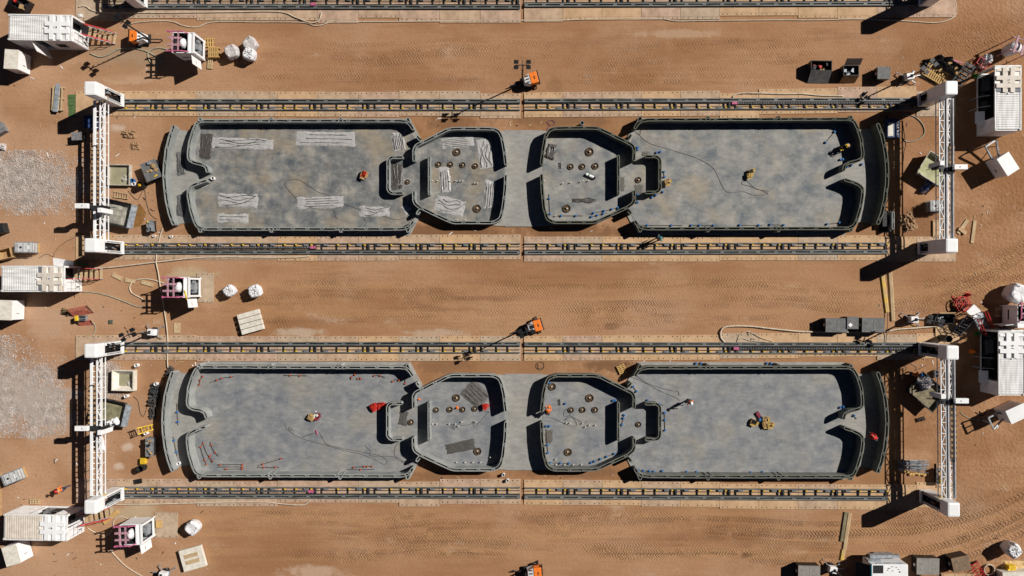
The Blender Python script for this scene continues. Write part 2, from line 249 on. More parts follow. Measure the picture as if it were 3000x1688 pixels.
# ------------------------------------------------------------ mesh builder
class MB:
    def __init__(s): s.v=[]; s.f=[]; s.mi=[]
    def add(s,vs,fs,mi=0):
        o=len(s.v); s.v+= [tuple(v) for v in vs]; s.f+=[tuple(i+o for i in f) for f in fs]; s.mi+=[mi]*len(fs); return s
    def box(s,x,y,z,sx,sy,sz,rz=0.0,mi=0,top=1.0,ry=0.0):
        vs=[]
        for k,dz in ((1.0,0),(top,sz)):
            for a,c in ((-1,-1),(1,-1),(1,1),(-1,1)): vs.append(Vector((a*sx/2*k,c*sy/2*k,dz)))
        mt=Matrix.Translation((x,y,z))@Matrix.Rotation(rz,4,'Z')@Matrix.Rotation(ry,4,'Y')
        return s.add([mt@v for v in vs],[(3,2,1,0),(4,5,6,7),(0,1,5,4),(1,2,6,5),(2,3,7,6),(3,0,4,7)],mi)
    def prism(s,poly,z0,z1,mi=0,cap0=True):
        a=sum(poly[i][0]*poly[(i+1)%len(poly)][1]-poly[(i+1)%len(poly)][0]*poly[i][1] for i in range(len(poly)))
        if a<0: poly=poly[::-1]
        n=len(poly); vs=[(p[0],p[1],z0) for p in poly]+[(p[0],p[1],z1) for p in poly]
        fs=[tuple(range(n,2*n))]+[(i,(i+1)%n,n+(i+1)%n,n+i) for i in range(n)]
        if cap0: fs.append(tuple(range(n-1,-1,-1)))
        return s.add(vs,fs,mi)
    def cyl(s,x,y,z0,z1,r,n=14,r2=None,mi=0,cap=True):
        r2=r if r2 is None else r2
        vs=[(x+r*math.cos(6.2832*i/n),y+r*math.sin(6.2832*i/n),z0) for i in range(n)]+[(x+r2*math.cos(6.2832*i/n),y+r2*math.sin(6.2832*i/n),z1) for i in range(n)]
        fs=[(i,(i+1)%n,n+(i+1)%n,n+i) for i in range(n)]
        if cap: fs+=[tuple(range(n,2*n)),tuple(range(n-1,-1,-1))]
        return s.add(vs,fs,mi)
    def ring(s,x,y,z0,z1,ro,ri,n=20,mi=0):
        vs=[]
        for r,z in ((ro,z0),(ro,z1),(ri,z1),(ri,z0)):
            vs+=[(x+r*math.cos(6.2832*i/n),y+r*math.sin(6.2832*i/n),z) for i in range(n)]
        fs=[]
        for k in range(4):
            for i in range(n): fs.append((k*n+i,k*n+(i+1)%n,((k+1)%4)*n+(i+1)%n,((k+1)%4)*n+i))
        return s.add(vs,fs,mi)
    def bar(s,a,b,w,h=None,mi=0):
        a=Vector(a); b=Vector(b); d=b-a; l=d.length
        if l<1e-6: return s
        h=w if h is None else h
        q=d.to_track_quat('X','Z'); mt=Matrix.Translation(a)@q.to_matrix().to_4x4()
        vs=[mt@Vector((dx,dy*w/2,dz*h/2)) for dx in (0,l) for dy,dz in ((-1,-1),(1,-1),(1,1),(-1,1))]
        return s.add(vs,[(3,2,1,0),(4,5,6,7),(0,1,5,4),(1,2,6,5),(2,3,7,6),(3,0,4,7)],mi)
    def tube(s,pts,r,n=6,mi=0):
        pts=[Vector(p) for p in pts]; vs=[]; m=len(pts)
        for i,p in enumerate(pts):
            d=(pts[min(i+1,m-1)]-pts[max(i-1,0)])
            if d.length<1e-9: d=Vector((1,0,0))
            d.normalize(); u=d.cross(Vector((0,0,1)))
            if u.length<1e-3: u=d.cross(Vector((0,1,0)))
            u.normalize(); vv=u.cross(d)
            for k in range(n): vs.append(p+u*(r*math.cos(6.2832*k/n))+vv*(r*math.sin(6.2832*k/n)))
        fs=[(i*n+k,i*n+(k+1)%n,(i+1)*n+(k+1)%n,(i+1)*n+k) for i in range(m-1) for k in range(n)]
        fs+=[tuple(range(n-1,-1,-1)),tuple((m-1)*n+k for k in range(n))]
        return s.add(vs,fs,mi)
    def ribbon(s,pts,o0,o1,z0,z1,mi=0):
        """vertical slab following a plan polyline between two sideways offsets"""
        n=len(pts); N=[]
        for i in range(n):
            a=Vector(pts[max(i-1,0)]); b=Vector(pts[min(i+1,n-1)]); d=(b-a)
            if d.length<1e-9: d=Vector((1,0))
            d.normalize(); N.append(Vector((-d.y,d.x)))
        vs=[]
        for o,z in ((o0,z0),(o0,z1),(o1,z1),(o1,z0)):
            vs+=[(pts[i][0]+N[i].x*o,pts[i][1]+N[i].y*o,z) for i in range(n)]
        fs=[(k*n+i,k*n+i+1,((k+1)%4)*n+i+1,((k+1)%4)*n+i) for k in range(4) for i in range(n-1)]
        fs+=[(0,n,2*n,3*n),(3*n+n-1,2*n+n-1,n+n-1,n-1)]
        return s.add(vs,fs,mi)
    def grid(s,fn,nu,nv,mi=0):
        vs=[fn(i/nu,j/nv) for j in range(nv+1) for i in range(nu+1)]
        return s.add(vs,[(j*(nu+1)+i,j*(nu+1)+i+1,(j+1)*(nu+1)+i+1,(j+1)*(nu+1)+i) for j in range(nv) for i in range(nu)],mi)
    def build(s,name,mats,parent=None,loc=(0,0,0),rz=0.0,smooth=False,bevel=0.0):
        me=bpy.data.meshes.new(name); me.from_pydata(s.v,[],s.f)
        bm=bmesh.new(); bm.from_mesh(me); bmesh.ops.recalc_face_normals(bm,faces=bm.faces)
        if bevel: bmesh.ops.bevel(bm,geom=list(bm.edges),offset=bevel,segments=2,affect='EDGES',profile=0.6)
        if not bevel:
            for f,i in zip(bm.faces,s.mi): f.material_index=i
        if smooth:
            for f in bm.faces: f.smooth=True
        bm.to_mesh(me); bm.free()
        for q in (mats if isinstance(mats,(list,tuple)) else [mats]): me.materials.append(q)
        o=bpy.data.objects.new(name,me); COL.objects.link(o); o.location=(loc[0],loc[1],loc[2] if len(loc)>2 else 0); o.rotation_euler=(0,0,rz)
        if parent: o.parent=parent
        return o
def tag(o,label,cat,group=None,kind=None):
    if label: o["label"]=label
    if cat: o["category"]=cat
    if group: o["group"]=group
    if kind: o["kind"]=kind
    return o
def thing(name,label,cat,loc,rz=0.0,group=None):
    o=bpy.data.objects.new(name,None); COL.objects.link(o); o.empty_display_size=0.2
    o.location=(loc[0],loc[1],loc[2] if len(loc)>2 else 0); o.rotation_euler=(0,0,rz)
    return tag(o,label,cat,group)
def dup(root,loc,rz=0.0,label=None,group=None):
    r=root.copy(); COL.objects.link(r); r.location=(loc[0],loc[1],loc[2] if len(loc)>2 else 0); r.rotation_euler=(0,0,rz)
    if label: r["label"]=label
    if group: r["group"]=group
    for c in list(root.children):
        k=c.copy(); COL.objects.link(k); k.parent=r
        for d in list(c.children):
            e=d.copy(); COL.objects.link(e); e.parent=k
    return r
def spline(pts,seg=8):
    P=[Vector(p) for p in pts]; out=[]
    for i in range(len(P)-1):
        p0=P[max(i-1,0)];p1=P[i];p2=P[i+1];p3=P[min(i+2,len(P)-1)]
        for k in range(seg):
            t=k/seg; out.append(0.5*((2*p1)+(p2-p0)*t+(2*p0-5*p1+4*p2-p3)*t*t+(3*p1-p0-3*p2+p3)*t**3))
    out.append(P[-1]); return out
def line_thing(name,pts,r,material,label,cat,z=None,group=None,seg=8,kind=None):
    """hose / cable lying through surveyed points"""
    z=r if z is None else z
    p3=[Vector((p[0],p[1],p[2] if len(p)>2 else z)) for p in pts]
    o0=Vector((p3[0].x,p3[0].y,0)); sp=spline([p-o0 for p in p3],seg)
    o=MB().tube(sp,r,6).build(name,material,None,o0,smooth=True)
    return tag(o,label,cat,group,kind)
# ------------------------------------------------------------ ground
def sheet(name,poly,z,m,kind='structure'):
    o=MB().add([(p[0],p[1],z) for p in poly],[tuple(range(len(poly)))]).build(name,m)
    return tag(o,None,None,None,kind)
sheet('ground',[(-1200,-1200),(1200,-1200),(1200,1200),(-1200,1200)],0.0,GROUND)

# gravel spreads (stones nobody could count)
GRAVM=mat("gravel_bed",(0.42,0.36,0.32),0.95,col2=(0.27,0.22,0.19),scale=5,bump=0.5,bscale=12)
STONE=mat("gravel_stone",(0.49,0.435,0.40),0.9,col2=(0.29,0.25,0.225),scale=1.7)
def inpoly(x,y,poly):
    c=False; n=len(poly)
    for i in range(n):
        x1,y1=poly[i]; x2,y2=poly[i-1]
        if (y1>y)!=(y2>y) and x<(x2-x1)*(y-y1)/(y2-y1)+x1: c=not c
    return c
def gravel(poly,n,seed,holes=()):
    rnd=random.Random(seed); xs=[p[0] for p in poly]; ys=[p[1] for p in poly]
    b=MB(); k=0
    while k<n:
        x=rnd.uniform(min(xs),max(xs)); y=rnd.uniform(min(ys),max(ys))
        d=0.5+0.9*noise.noise(Vector((x*0.22,y*0.22,seed)))+0.5*noise.noise(Vector((x*0.8,y*0.8,seed+4)))
        jx=x+rnd.gauss(0,0.8)+noise.noise(Vector((x*0.5,y*0.5,3)))*1.2; jy=y+rnd.gauss(0,0.8)+noise.noise(Vector((x*0.5,y*0.5,9)))*1.2
        if not inpoly(jx,jy,poly): continue
        if rnd.random()>max(0.18,d*1.5): continue
        k+=1; r=rnd.choice((0.022,0.03,0.035,0.04,0.05,0.08))*rnd.uniform(.8,1.2); a=rnd.random()*6.28; h=r*rnd.uniform(0.7,1.2)
        vs=[(x+r*math.cos(a+t)*rnd.uniform(.7,1.2),y+r*math.sin(a+t)*rnd.uniform(.7,1.2),-0.01) for t in (0,1.57,3.14,4.71)]
        vs+=[(x+r*.3*math.cos(a),y+r*.3*math.sin(a),h),(x-r*.3*math.cos(a),y-r*.3*math.sin(a),h*.9)]
        b.add(vs,[(0,1,4),(1,5,4),(1,2,5),(2,3,5),(3,0,4),(3,4,5)])
    tag(b.build('gravel',[STONE]),"loose grey gravel spread on the earth beside the printers",None,None,'stuff')
gravel([Z(1,0,a,c) for a,c in ((-260,60),(0,60),(150,60),(400,90),(480,170),(700,130),(800,200),(800,690),(500,700),(330,720),(150,700),(0,640),(-260,640))],15000,1)
gravel([Z(2,0,a,c) for a,c in ((-260,480),(120,470),(170,640),(330,790),(560,860),(660,1000),(660,1449),(-260,1480))]+[],17000,2)
gravel([Z(2,0,a,c) for a,c in ((985,740),(1200,745),(1120,800),(1100,1040),(1260,1060),(1200,1130),(985,1090))],1900,3)
gravel([Z(3,0,a,c) for a,c in ((-200,-20),(640,-20),(620,20),(400,60),(150,40),(0,30),(-200,60))],900,4)

# ------------------------------------------------------------ ground mats under the tracks
def make_mat(name,L,Wd):
    b=MB(); t=0.09
    b.box(0,0,0.03,L-0.03,Wd-0.55,t-0.03)
    for s in (-1,1): b.box(0,s*(Wd/2-0.14),0.012,L-0.03,0.28,t-0.03)
    for s in (-1,1):
        for i in range(8):
            if i in (2,5): continue
            x=-L/2+0.3+i*(L-0.6)/7
            b.cyl(x,s*(Wd/2-0.15),t-0.03,t-0.012,0.055,8,mi=1)
    return b
ML=3.93; MW=2.43
MATROWS=[("tan bolted ground mat under the track cut off by the top edge of the photo",[(222,24.5),(1526,22.5),(1535,20),(2800,14)]),
 ("tan bolted ground mat under the track above the plastic-strewn house",[(222,302.5),(1526,308),(1535,308),(2800,296)]),
 ("tan bolted ground mat under the track along the lower side of the plastic-strewn house",[(222,732),(1526,731),(1535,730),(2800,730)]),
 ("tan bolted ground mat under the track just above the house with orange-capped pipes",[(222,1022),(1526,1021),(1535,1021),(2800,1013)]),
 ("tan bolted ground mat under the track just below the house with orange-capped pipes",[(222,1439),(1526,1440),(1535,1442),(2800,1450)])]
mrnd=random.Random(5)
mproto=[None]*4
for ri,(lab,pp) in enumerate(MATROWS):
    for seg in (0,1):
        a=Vector(W(*pp[seg*2],0.05)); c=Vector(W(*pp[seg*2+1],0.05)); d=c-a; n=max(1,int(round(d.length/ML))); 
        ang=math.atan2(d.y,d.x); jit=0.0
        for i in range(n):
            if mrnd.random()<0.45: jit=mrnd.choice((-0.26,-0.1,0.0,0.0,0.12,0.24))
            p=a+d*((i+0.5)/n); k=mrnd.choice((0,0,1,2,2,3)) if seg==0 else mrnd.choice((0,1,1,1,2,3))
            if mproto[k] is None:
                o=make_mat('ground_mat',ML,MW).build('ground_mat',[MATT[k],BLACK]); mproto[k]=o
            else:
                o=mproto[k].copy(); COL.objects.link(o)
            o.location=(p.x,p.y+jit,0.0); o.rotation_euler=(0,0,ang); o.scale=(d.length/n/ML,1,1)
            tag(o,lab,"ground mat","ground mats of row %s"%("one","two","three","four","five")[ri])
# extra mats lying near the right hand printers
for (r,c,x0,y0,x1,y1,lab) in ((1,3,1655,765,1790,935,"short tan mat standing out past the track beside loose planks"),
      (3,3,1690,312,1800,560,"tan mat under the grey tool trolley near the rebar pile"),
      (2,3,1680,350,1920,560,"square tan mat in front of the black upright pipe"),
      (3,0,1560,810,1790,1060,"grey dusty mat beside the lowest mortar mixer"),
      (2,0,1980,-150,2150,145,"dusty mat poking out from under the middle mixer"),
      (3,3,1740,1420,2120,1500,"orange-tan mat cut off by the bottom edge below the brown box")):
    x,y,sx,sy=RC(r,c,x0,y0,x1,y1,0.05)
    b=MB().box(0,0,0,sx,sy,0.06)
    for s in (-1,1):
        for i in range(4): b.cyl(-sx/2+0.15+i*(sx-0.3)/3,s*(sy/2-0.12),0.06,0.07,0.05,8,mi=1)
    tag(b.build('ground_mat',[MATT[1] if c==3 else MATT[3],BLACK],None,(x,y,0.10 if (r,c)==(1,3) or c==3 else 0.02)),lab,"ground mat")

# ------------------------------------------------------------ tracks
def track(label,p0,p1,flip):
    a=Vector(W(*p0,0.2)); c=Vector(W(*p1,0.2)); d=c-a; L=d.length; ang=math.atan2(d.y,d.x); f=-1 if flip else 1
    t=thing('printer_track',label,'track',(a.x,a.y,0.09),ang,'printer tracks')
    hb=MB()
    for y0 in (0.49,0.25): hb.box(L/2,f*y0,0,L,0.11,0.19)
    n=int(L/1.73)
    for i in range(n+1):
        x=min(L-0.15,0.15+i*1.73); hb.box(x,f*0.37,0.10,0.34,0.13,0.083)
    hb.build('guide_rail',RAIL,t)
    MB().box(L/2,f*0.37,0.02,L,0.12,0.05).build('cable_tray',RAILD,t)
    ib=MB(); ib.box(L/2,f*-0.50,0,L,0.09,0.18); ib.build('running_rail',RAIL,t)
    MB().box(L/2,f*-0.22,0.08,L,0.035,0.05).build('guide_rail',RAILD,t)
    MB().box(L/2,f*0.11,0.06,L,0.05,0.08).build('guide_rail',RAILD,t)
    cb=MB().box(0,f*-0.17,0.03,0.08,0.60,0.10); ck=MB().box(0,f*-0.17,0.03,0.18,0.62,0.15)
    jk=MB().cyl(0,0,0,0.24,0.07,8); jk.box(0,0,0.12,0.19,0.11,0.09); pl=MB().box(0,0,0,0.46,0.17,0.05)
    P=5.2; protos={}
    def put(kind,mb,m,x,y,z):
        if kind in protos:
            o=protos[kind].copy(); COL.objects.link(o); o.parent=t
        else:
            o=mb.build(kind if kind!='crossbar_wide' else 'crossbar',m,t); protos[kind]=o
        o.location=(x,y,z)
    x0=-0.9
    while x0<L:
        for k,dx in enumerate((0,0.63,2.1,3.2,4.7)):
            x=x0+dx
            if 0.1<x<L-0.1:
                if k==0: put('crossbar_wide',ck,RAILD,x,0,0)
                else: put('crossbar',cb,RAILD,x,0,0)
                if k in (2,3,4): put('levelling_jack',jk,YEL,x+0.12,f*-0.36,0.0)
        for dx in (1.05,4.3):
            x=x0+dx
            if 0.3<x<L-0.3: put('cover_plate',pl,GREYP,x,f*-0.35,0.14)
        x0+=P
    return t
TR=[("steel printer track running along the top edge, with the pink bracket",(300,10),(1524,10),True),
    ("steel printer track on the top edge beside the row of plain tan mats",(1537,4),(2725,0),True),
    ("steel printer track above the house strewn with plastic sheets",(330,307),(1524,307),False),
    ("steel printer track above the dark-walled house with the long cable",(1537,306),(2725,303),False),
    ("steel printer track below the house strewn with plastic sheets",(330,728),(1524,729),True),
    ("steel printer track below the dark-walled house with the teal-hatted worker",(1537,729),(2600,727),True),
    ("steel printer track above the house with orange-capped pipes",(330,1018),(1524,1018),False),
    ("steel printer track above the house with the white-helmeted worker",(1537,1019),(2725,1020),False),
    ("steel printer track below the house with orange-capped pipes",(330,1443),(1524,1444),True),
    ("steel printer track below the house with the white-helmeted worker",(1537,1445),(2600,1450),True)]
for a in TR: track(*a)

# cable chains lying in the tracks
def chain(label,p0,p1,end,thick=0.15,m=None):
    a=Vector(W(*p0,0.3)); c=Vector(W(*p1,0.3)); d=c-a; L=d.length
    t=thing('cable_chain',label,'cable chain',(a.x,a.y,0.17),math.atan2(d.y,d.x),'cable chains in the tracks')
    b=MB().box(L/2,0,0.02,L,thick-0.02,0.06); i=0.06
    while i<L: b.box(i,0,0,0.06,thick,0.12,mi=1); i+=0.16
    b.build('links',[BLACK,GREYP],t)
    x=0 if end==0 else L
    MB().box(x,0,-0.05,0.52,0.26,0.24).build('end_bracket',PINK,t)
chain("black cable chain with a pink end bracket in the top-edge track",(918,12.5),(440,12.5),0)
chain("black cable chain with pink bracket in the track above the dark-walled house",(2152,302),(2680,301),0)
chain("black cable chain with pink bracket in the track below the plastic-strewn house",(917,725),(366,725),0)
chain("black cable chain with pink bracket in the track above the white-helmeted worker",(2157,1021),(2680,1022),0)
chain("black cable chain with pink bracket in the track below the orange-capped pipes",(911,1440),(366,1439),0)

# ------------------------------------------------------------ gantry printers
def tower(parent,lx,ly,side,hood,fy,seed):
    """side=+1 opens towards +x ; fy = direction (along y) towards the beam"""
    H=5.1; bx,by=1.06,1.22; hz=H*(1-hood); rnd=random.Random(seed)
    b=MB()
    for s in (-1,1):
        b.box(0,s*(by/2-0.03),0.3,bx,0.06,hz-0.3)                     # side panels
    b.box(-side*(bx/2-0.03),0,0.3,0.06,by-0.12,hz-0.3)               # back panel
    for s in (-1,1): b.box(side*(bx/2+0.02),s*(by/2-0.16),0.3,0.05,0.20,hz-0.3)
    b.box(side*(bx/2+0.06),0,0.3,0.16,by,0.42)
    tw=b.build('tower',WHITE,parent,(lx,ly,0))
    c=MB().box(0,0,hz,bx+0.08,by+0.08,H-hz).build('cowl',WHITE,tw,bevel=0.16)
    for p in c.data.polygons: p.use_smooth=False
    m=MB(); m.box(-side*0.1,0,0.35,bx*0.6,by-0.5,hz-0.4,mi=0)
    for i in range(16):
        z=rnd.uniform(0.4,hz-0.5); m.box(side*rnd.uniform(0.2,0.45),rnd.uniform(-0.28,0.28),z,0.12,rnd.uniform(0.04,0.2),rnd.uniform(0.06,0.5),mi=rnd.choice((0,0,1,0,1,0,0,2)) if i>3 else 0)
    for s in (-1,1):
        z=0.5
        while z<hz-0.2: m.box(side*(bx/2+0.05),s*(by/2-0.16),z,0.03,0.13,0.10,mi=0); z+=0.22
    m.build('lift_machinery',[BLACK,STEEL,BRICKC],tw)
    MB().box(0,0,0.0,bx+0.15,by-0.1,0.32).build('track_carriage',DARK,tw)
    st=MB()
    for k in (0,1): st.box(side*(0.05+k*0.26),fy*(by/2+0.004),hz-0.75,0.2,0.012,0.5)
    st.build('warning_stripes',YEL,tw)
    return tw
TRUSSG=mat('weathered_truss',(0.50,0.51,0.53),0.5,col2=(0.38,0.39,0.41),scale=2)
def gantry(label,c0,c1,side,hood,zb,head,style,seed,up=None):
    A=Vector(W(*c0,0)); B=Vector(W(*c1,0)) if up is None else Vector((A.x,A.y+up))
    org=((A.x+B.x)/2,(A.y+B.y)/2,0)
    g=thing('gantry_printer',label,'gantry printer',org,0,'gantry printers')
    ax,ay=A.x-org[0],A.y-org[1]; bx,by=B.x-org[0],B.y-org[1]
    h0,h1=hood if isinstance(hood,tuple) else (hood,hood)
    tower(g,ax,ay,side,h0,1 if by>ay else -1,seed)
    if up is None: tower(g,bx,by,side,h1,1 if ay>by else -1,seed+1)
    sgn=1 if by>ay else -1
    y0=ay+sgn*0.55; y1=by-sgn*0.55 if up is None else by; cx=-side*0.52     # beam sits slightly outwards
    def X(u,t): return (ax+(bx-ax)*t)+cx+side*u
    L=abs(y1-y0); n=int(round(L/1.05)); tr=MB()
    def lat(u0,u1,zt,zl):
        for u in (u0,u1):
            tr.bar((X(u,0),y0,zt),(X(u,1),y1,zt),0.095 if style==0 else 0.075)
            tr.bar((X(u,0),y0,zl),(X(u,1),y1,zl),0.07)
        for i in range(n+1):
            t=i/n; y=y0+(y1-y0)*t
            tr.bar((X(u0,t),y,zt),(X(u1,t),y,zt),0.06)
            for u in (u0,u1): tr.bar((X(u,t),y,zt),(X(u,t),y,zl),0.045)
            if i<n:
                t2=(i+1)/n; ya=y0+(y1-y0)*t2; p,q=(u0,u1) if i%2 else (u1,u0)
                tr.bar((X(p,t),y,zt),(X(q,t2),ya,zt),0.058 if style==0 else 0.05)
                tr.bar((X(u0,t),y,zt if i%2 else zl),(X(u0,t2),ya,zl if i%2 else zt),0.04)
    rl=MB()
    if style==0:
        lat(0.16,0.62,zb,zb-0.62)
        rl.bar((X(-0.36,0),y0,zb-0.02),(X(-0.36,1),y1,zb-0.02),0.22,0.16)
        for i in range(n*2+1):
            t=i/(2*n); y=y0+(y1-y0)*t; rl.bar((X(-0.28,t),y,zb-0.1),(X(-0.08,t),y,zb-0.1),0.07)
    else:
        lat(0.20,0.64,zb,zb-0.62)
        rl.bar((X(0.02,0),y0,zb),(X(0.02,1),y1,zb),0.10,0.3)
        lat(-0.16,-0.46,zb-0.05,zb-0.6)
        rl.bar((X(-0.58,0),y0,zb-0.05),(X(-0.58,1),y1,zb-0.05),0.07,0.4)
    tr.build('truss',WHITE,g); rl.build('beam_rail',WHITE if style==0 else TRUSSG,g)
    ct=MB(); ct.bar((X(-0.06,0),y0,zb-0.42),(X(-0.06,1),y1,zb-0.42),0.26,0.10); ct.build('dark_gap_tray',DARK,g)  # dark tray added so the gap beside the truss reads as shaded
    cp=MB(); cp.bar((X(0.08 if style==0 else -0.10,0),y0,zb-0.05),(X(0.08 if style==0 else -0.10,1),y1,zb-0.05),0.07,0.1); cp.build('copper_conductor',BRICKC,g)
    # cable chain loop on the beam
    ch=MB(); t0=head[4] if len(head)>4 else 0.1
    hy=Vector(W(head[0],head[1],4.0)).y-org[1] if up is None else y1-1
    th=(hy-y0)/(y1-y0); lo=min(t0,th); hi=max(t0,th)
    for u,sw in ((-0.56,0.14),(-0.04,0.14)) if style==0 else ((-0.30,0.13),(-0.66,0.10)):
        k=lo; 
        while k<hi:
            y=y0+(y1-y0)*k; ch.box(X(u,k),y,zb+0.02,sw,0.09,0.09,mi=0 if int(k*999)%2 else 1); k+=0.125/L
    ym=y0+(y1-y0)*t0; ua,ub=(-0.56,-0.04) if style==0 else (-0.30,-0.66)
    arc=[]
    for k in range(9):
        a=math.pi*k/8; dirn=-1 if t0<th else 1
        arc.append((X((ua+ub)/2+(ua-ub)/2*math.cos(a),t0),ym+sgn*dirn*0.22*math.sin(a),zb+0.06))
    ch.tube(arc,0.06,6,mi=1)
    ch.build('cable_chain',[CARD,BLACK],g)
    if up is None:
        # print head carriage
        hb=MB().box(ax+cx-side*0.95,hy,4.0-0.35,1.22,0.46,0.35).build('print_head',WHITE,g,bevel=0.03)
        MB().box(ax+cx-side*0.75,hy,zb+0.05,0.5,0.36,4.0-0.35-zb-0.05).build('head_post',DARK,hb)
        MB().box(ax+cx-side*0.1,hy-0.1,zb+0.02,1.3,0.5,0.12).build('carriage_plate',DARK,hb)
        y2=hy+head[2]
        MB().box(ax+cx+side*0.78,y2,2.0,0.42,0.44,2.0,top=1.0).build('extruder_column',WHITE,hb,bevel=0.04)
        ex=MB(); ex.box(ax+cx+side*0.78,y2-head[2]*0.9,2.4,0.3,0.25,1.2,mi=0); ex.cyl(ax+cx+side*0.78,y2,1.55,2.0,0.04,8,r2=0.12,mi=1)
        for k in range(5): ex.bar((ax+cx+side*0.7,y2-head[2]*0.7,3.0+k*0.15),(ax+cx+side*1.35,y2-head[2]*1.1,2.6-k*0.1),0.05,mi=0)
        ex.build('hose_arm',[BLACK,STEEL],hb)
        MB().cyl(ax+cx-side*0.85,hy,4.0,4.03,0.05,8).build('bolt',DARK,hb)
    return g
gantry("white gantry printer cut by the top edge above the topmost white container",(417,9),None,1,0.30,3.3,(0,0,0,0),0,11,up=14.2)
gantry("white gantry printer cut by the top edge above the grey bins and lids",(2706,4),None,-1,0.6,3.3,(0,0,0,0),1,12,up=14.2)
gantry("white gantry printer spanning the gravel end of the plastic-strewn house",(349,298),(349,727),1,0.31,2.75,(269,603,-0.4,0,0.34),0,13)
gantry("white gantry printer with long panelled cowls beside the light-green sludge skip",(2702,297),(2703,728),-1,(0.63,0.62),3.25,(2800,489,0.36,0,0.34),1,14)
gantry("white gantry printer spanning the black tarpaulins and the larger gravel spread",(349,1016),(349,1443),1,0.31,3.3,(244,1256,-0.38,0,0.23),0,15)
gantry("white gantry printer beside the skip heaped with silver plastic",(2705,1021),(2708,1450),-1,(0.30,0.27),3.3,(2807,1175,0.40,0,0.72),1,16)

# ------------------------------------------------------------ printed houses
def fillet(pts,r,seg=5):
    P=[Vector(p) for p in pts]; out=[P[0]]
    for i in range(1,len(P)-1):
        a,b,c=P[i-1],P[i],P[i+1]; d0=(a-b); d1=(c-b); q=min(r,d0.length*.45,d1.length*.45)
        if d0.angle(d1,3.14)>2.9: out.append(b); continue
        s=b+d0.normalized()*q; e=b+d1.normalized()*q
        for k in range(seg+1):
            t=k/seg; out.append(s*(1-t)**2+b*2*t*(1-t)+e*t*t)
    out.append(P[-1]); return out
H1L=1.08
REFX=(W(1483,515,1.05)[0]+W(1586,511,1.22)[0]+W(1257,513,1.05)[0]+W(1813,513,1.22)[0]+W(482,513,1.05)[0]+W(2598,513,1.22)[0])/6
AXY={1:W(1000,512.5,1.08)[1],2:W(1000,1235.5,1.32)[1]}
def uv(p): 
    x,y=W(p[0],p[1],H1L); return (REFX-x,y-AXY[1])
SEG={
 'porch':[(508,371),(497,402),(488,440),(483,480),(481.5,513),(483,545),(488,586),(497,626),(508,656)],
 'mainN':[(607,502),(604,489),(590,481),(566,476),(553,468),(552,452),(556,415),(567,381),(577,360),(592,354),(1172,354),(1192,357),(1203,366),(1209,377)],
 'mainS':[(602,530),(580,537),(562,545),(552,556),(552,575),(558,612),(569,648),(577,664),(592,671),(1172,671),(1192,668),(1203,660),(1209,650)],
 'kitN':[(1213,470),(1212,438),(1218,427),(1318,377),(1442,377),(1462,384),(1470,402),(1476,430),(1482,480)],
 'kitS':[(1482,515),(1480,560),(1474,612),(1465,642),(1448,652),(1325,652),(1230,608),(1216,597),(1212,588),(1212,562)],
 'part':[(1257,458),(1257,568)],
 'bath':[(1176,460),(1145,460),(1136,468),(1136,556),(1145,565),(1176,565)]}
FINS=[(586,-1),(794,-1),(998,-1),(1195,-1),(586,1),(794,1),(998,1),(1195,1)]
def shell(b,pts,h,th,z0=0.10):
    o=th/2; b.ribbon(pts,o,o-0.075,z0,h); b.ribbon(pts,-o+0.065,-o,z0,h)
    b.ribbon(pts,o-0.075,-o+0.065,z0,h*0.62,mi=1)  # black cavity fill paints in the shade deep between the beads
    # printed braces between the two beads
    acc=0.0; last=None
    for i in range(len(pts)-1):
        a,c=Vector(pts[i]),Vector(pts[i+1]); d=c-a; L=d.length
        if L<1e-6: continue
        d.normalize(); nn=Vector((-d.y,d.x)); s=0.0
        while True:
            need=0.7-acc if last is None else 1.42-acc
            if s+need>L: acc+=L-s; break
            s+=need; acc=0.0; last=1; p=a+d*s
            arc=[p+d*(0.17*math.cos(math.pi*k/6))+nn*(o-0.08-0.11*math.sin(math.pi*k/6)) for k in range(7)]
            b.ribbon([(q.x,q.y) for q in arc],0.025,-0.025,z0,h)
    for e,f in ((0,1),(-1,-2)):
        a=Vector(pts[e]); d=(a-Vector(pts[f])).normalized(); nn=Vector((-d.y,d.x))
        arc=[a+d*(o*0.75*math.sin(math.pi*k/6)-0.02)+nn*((o-0.035)*math.cos(math.pi*k/6)) for k in range(7)]
        b.ribbon([(q.x,q.y) for q in arc],0.035,-0.035,z0,h)
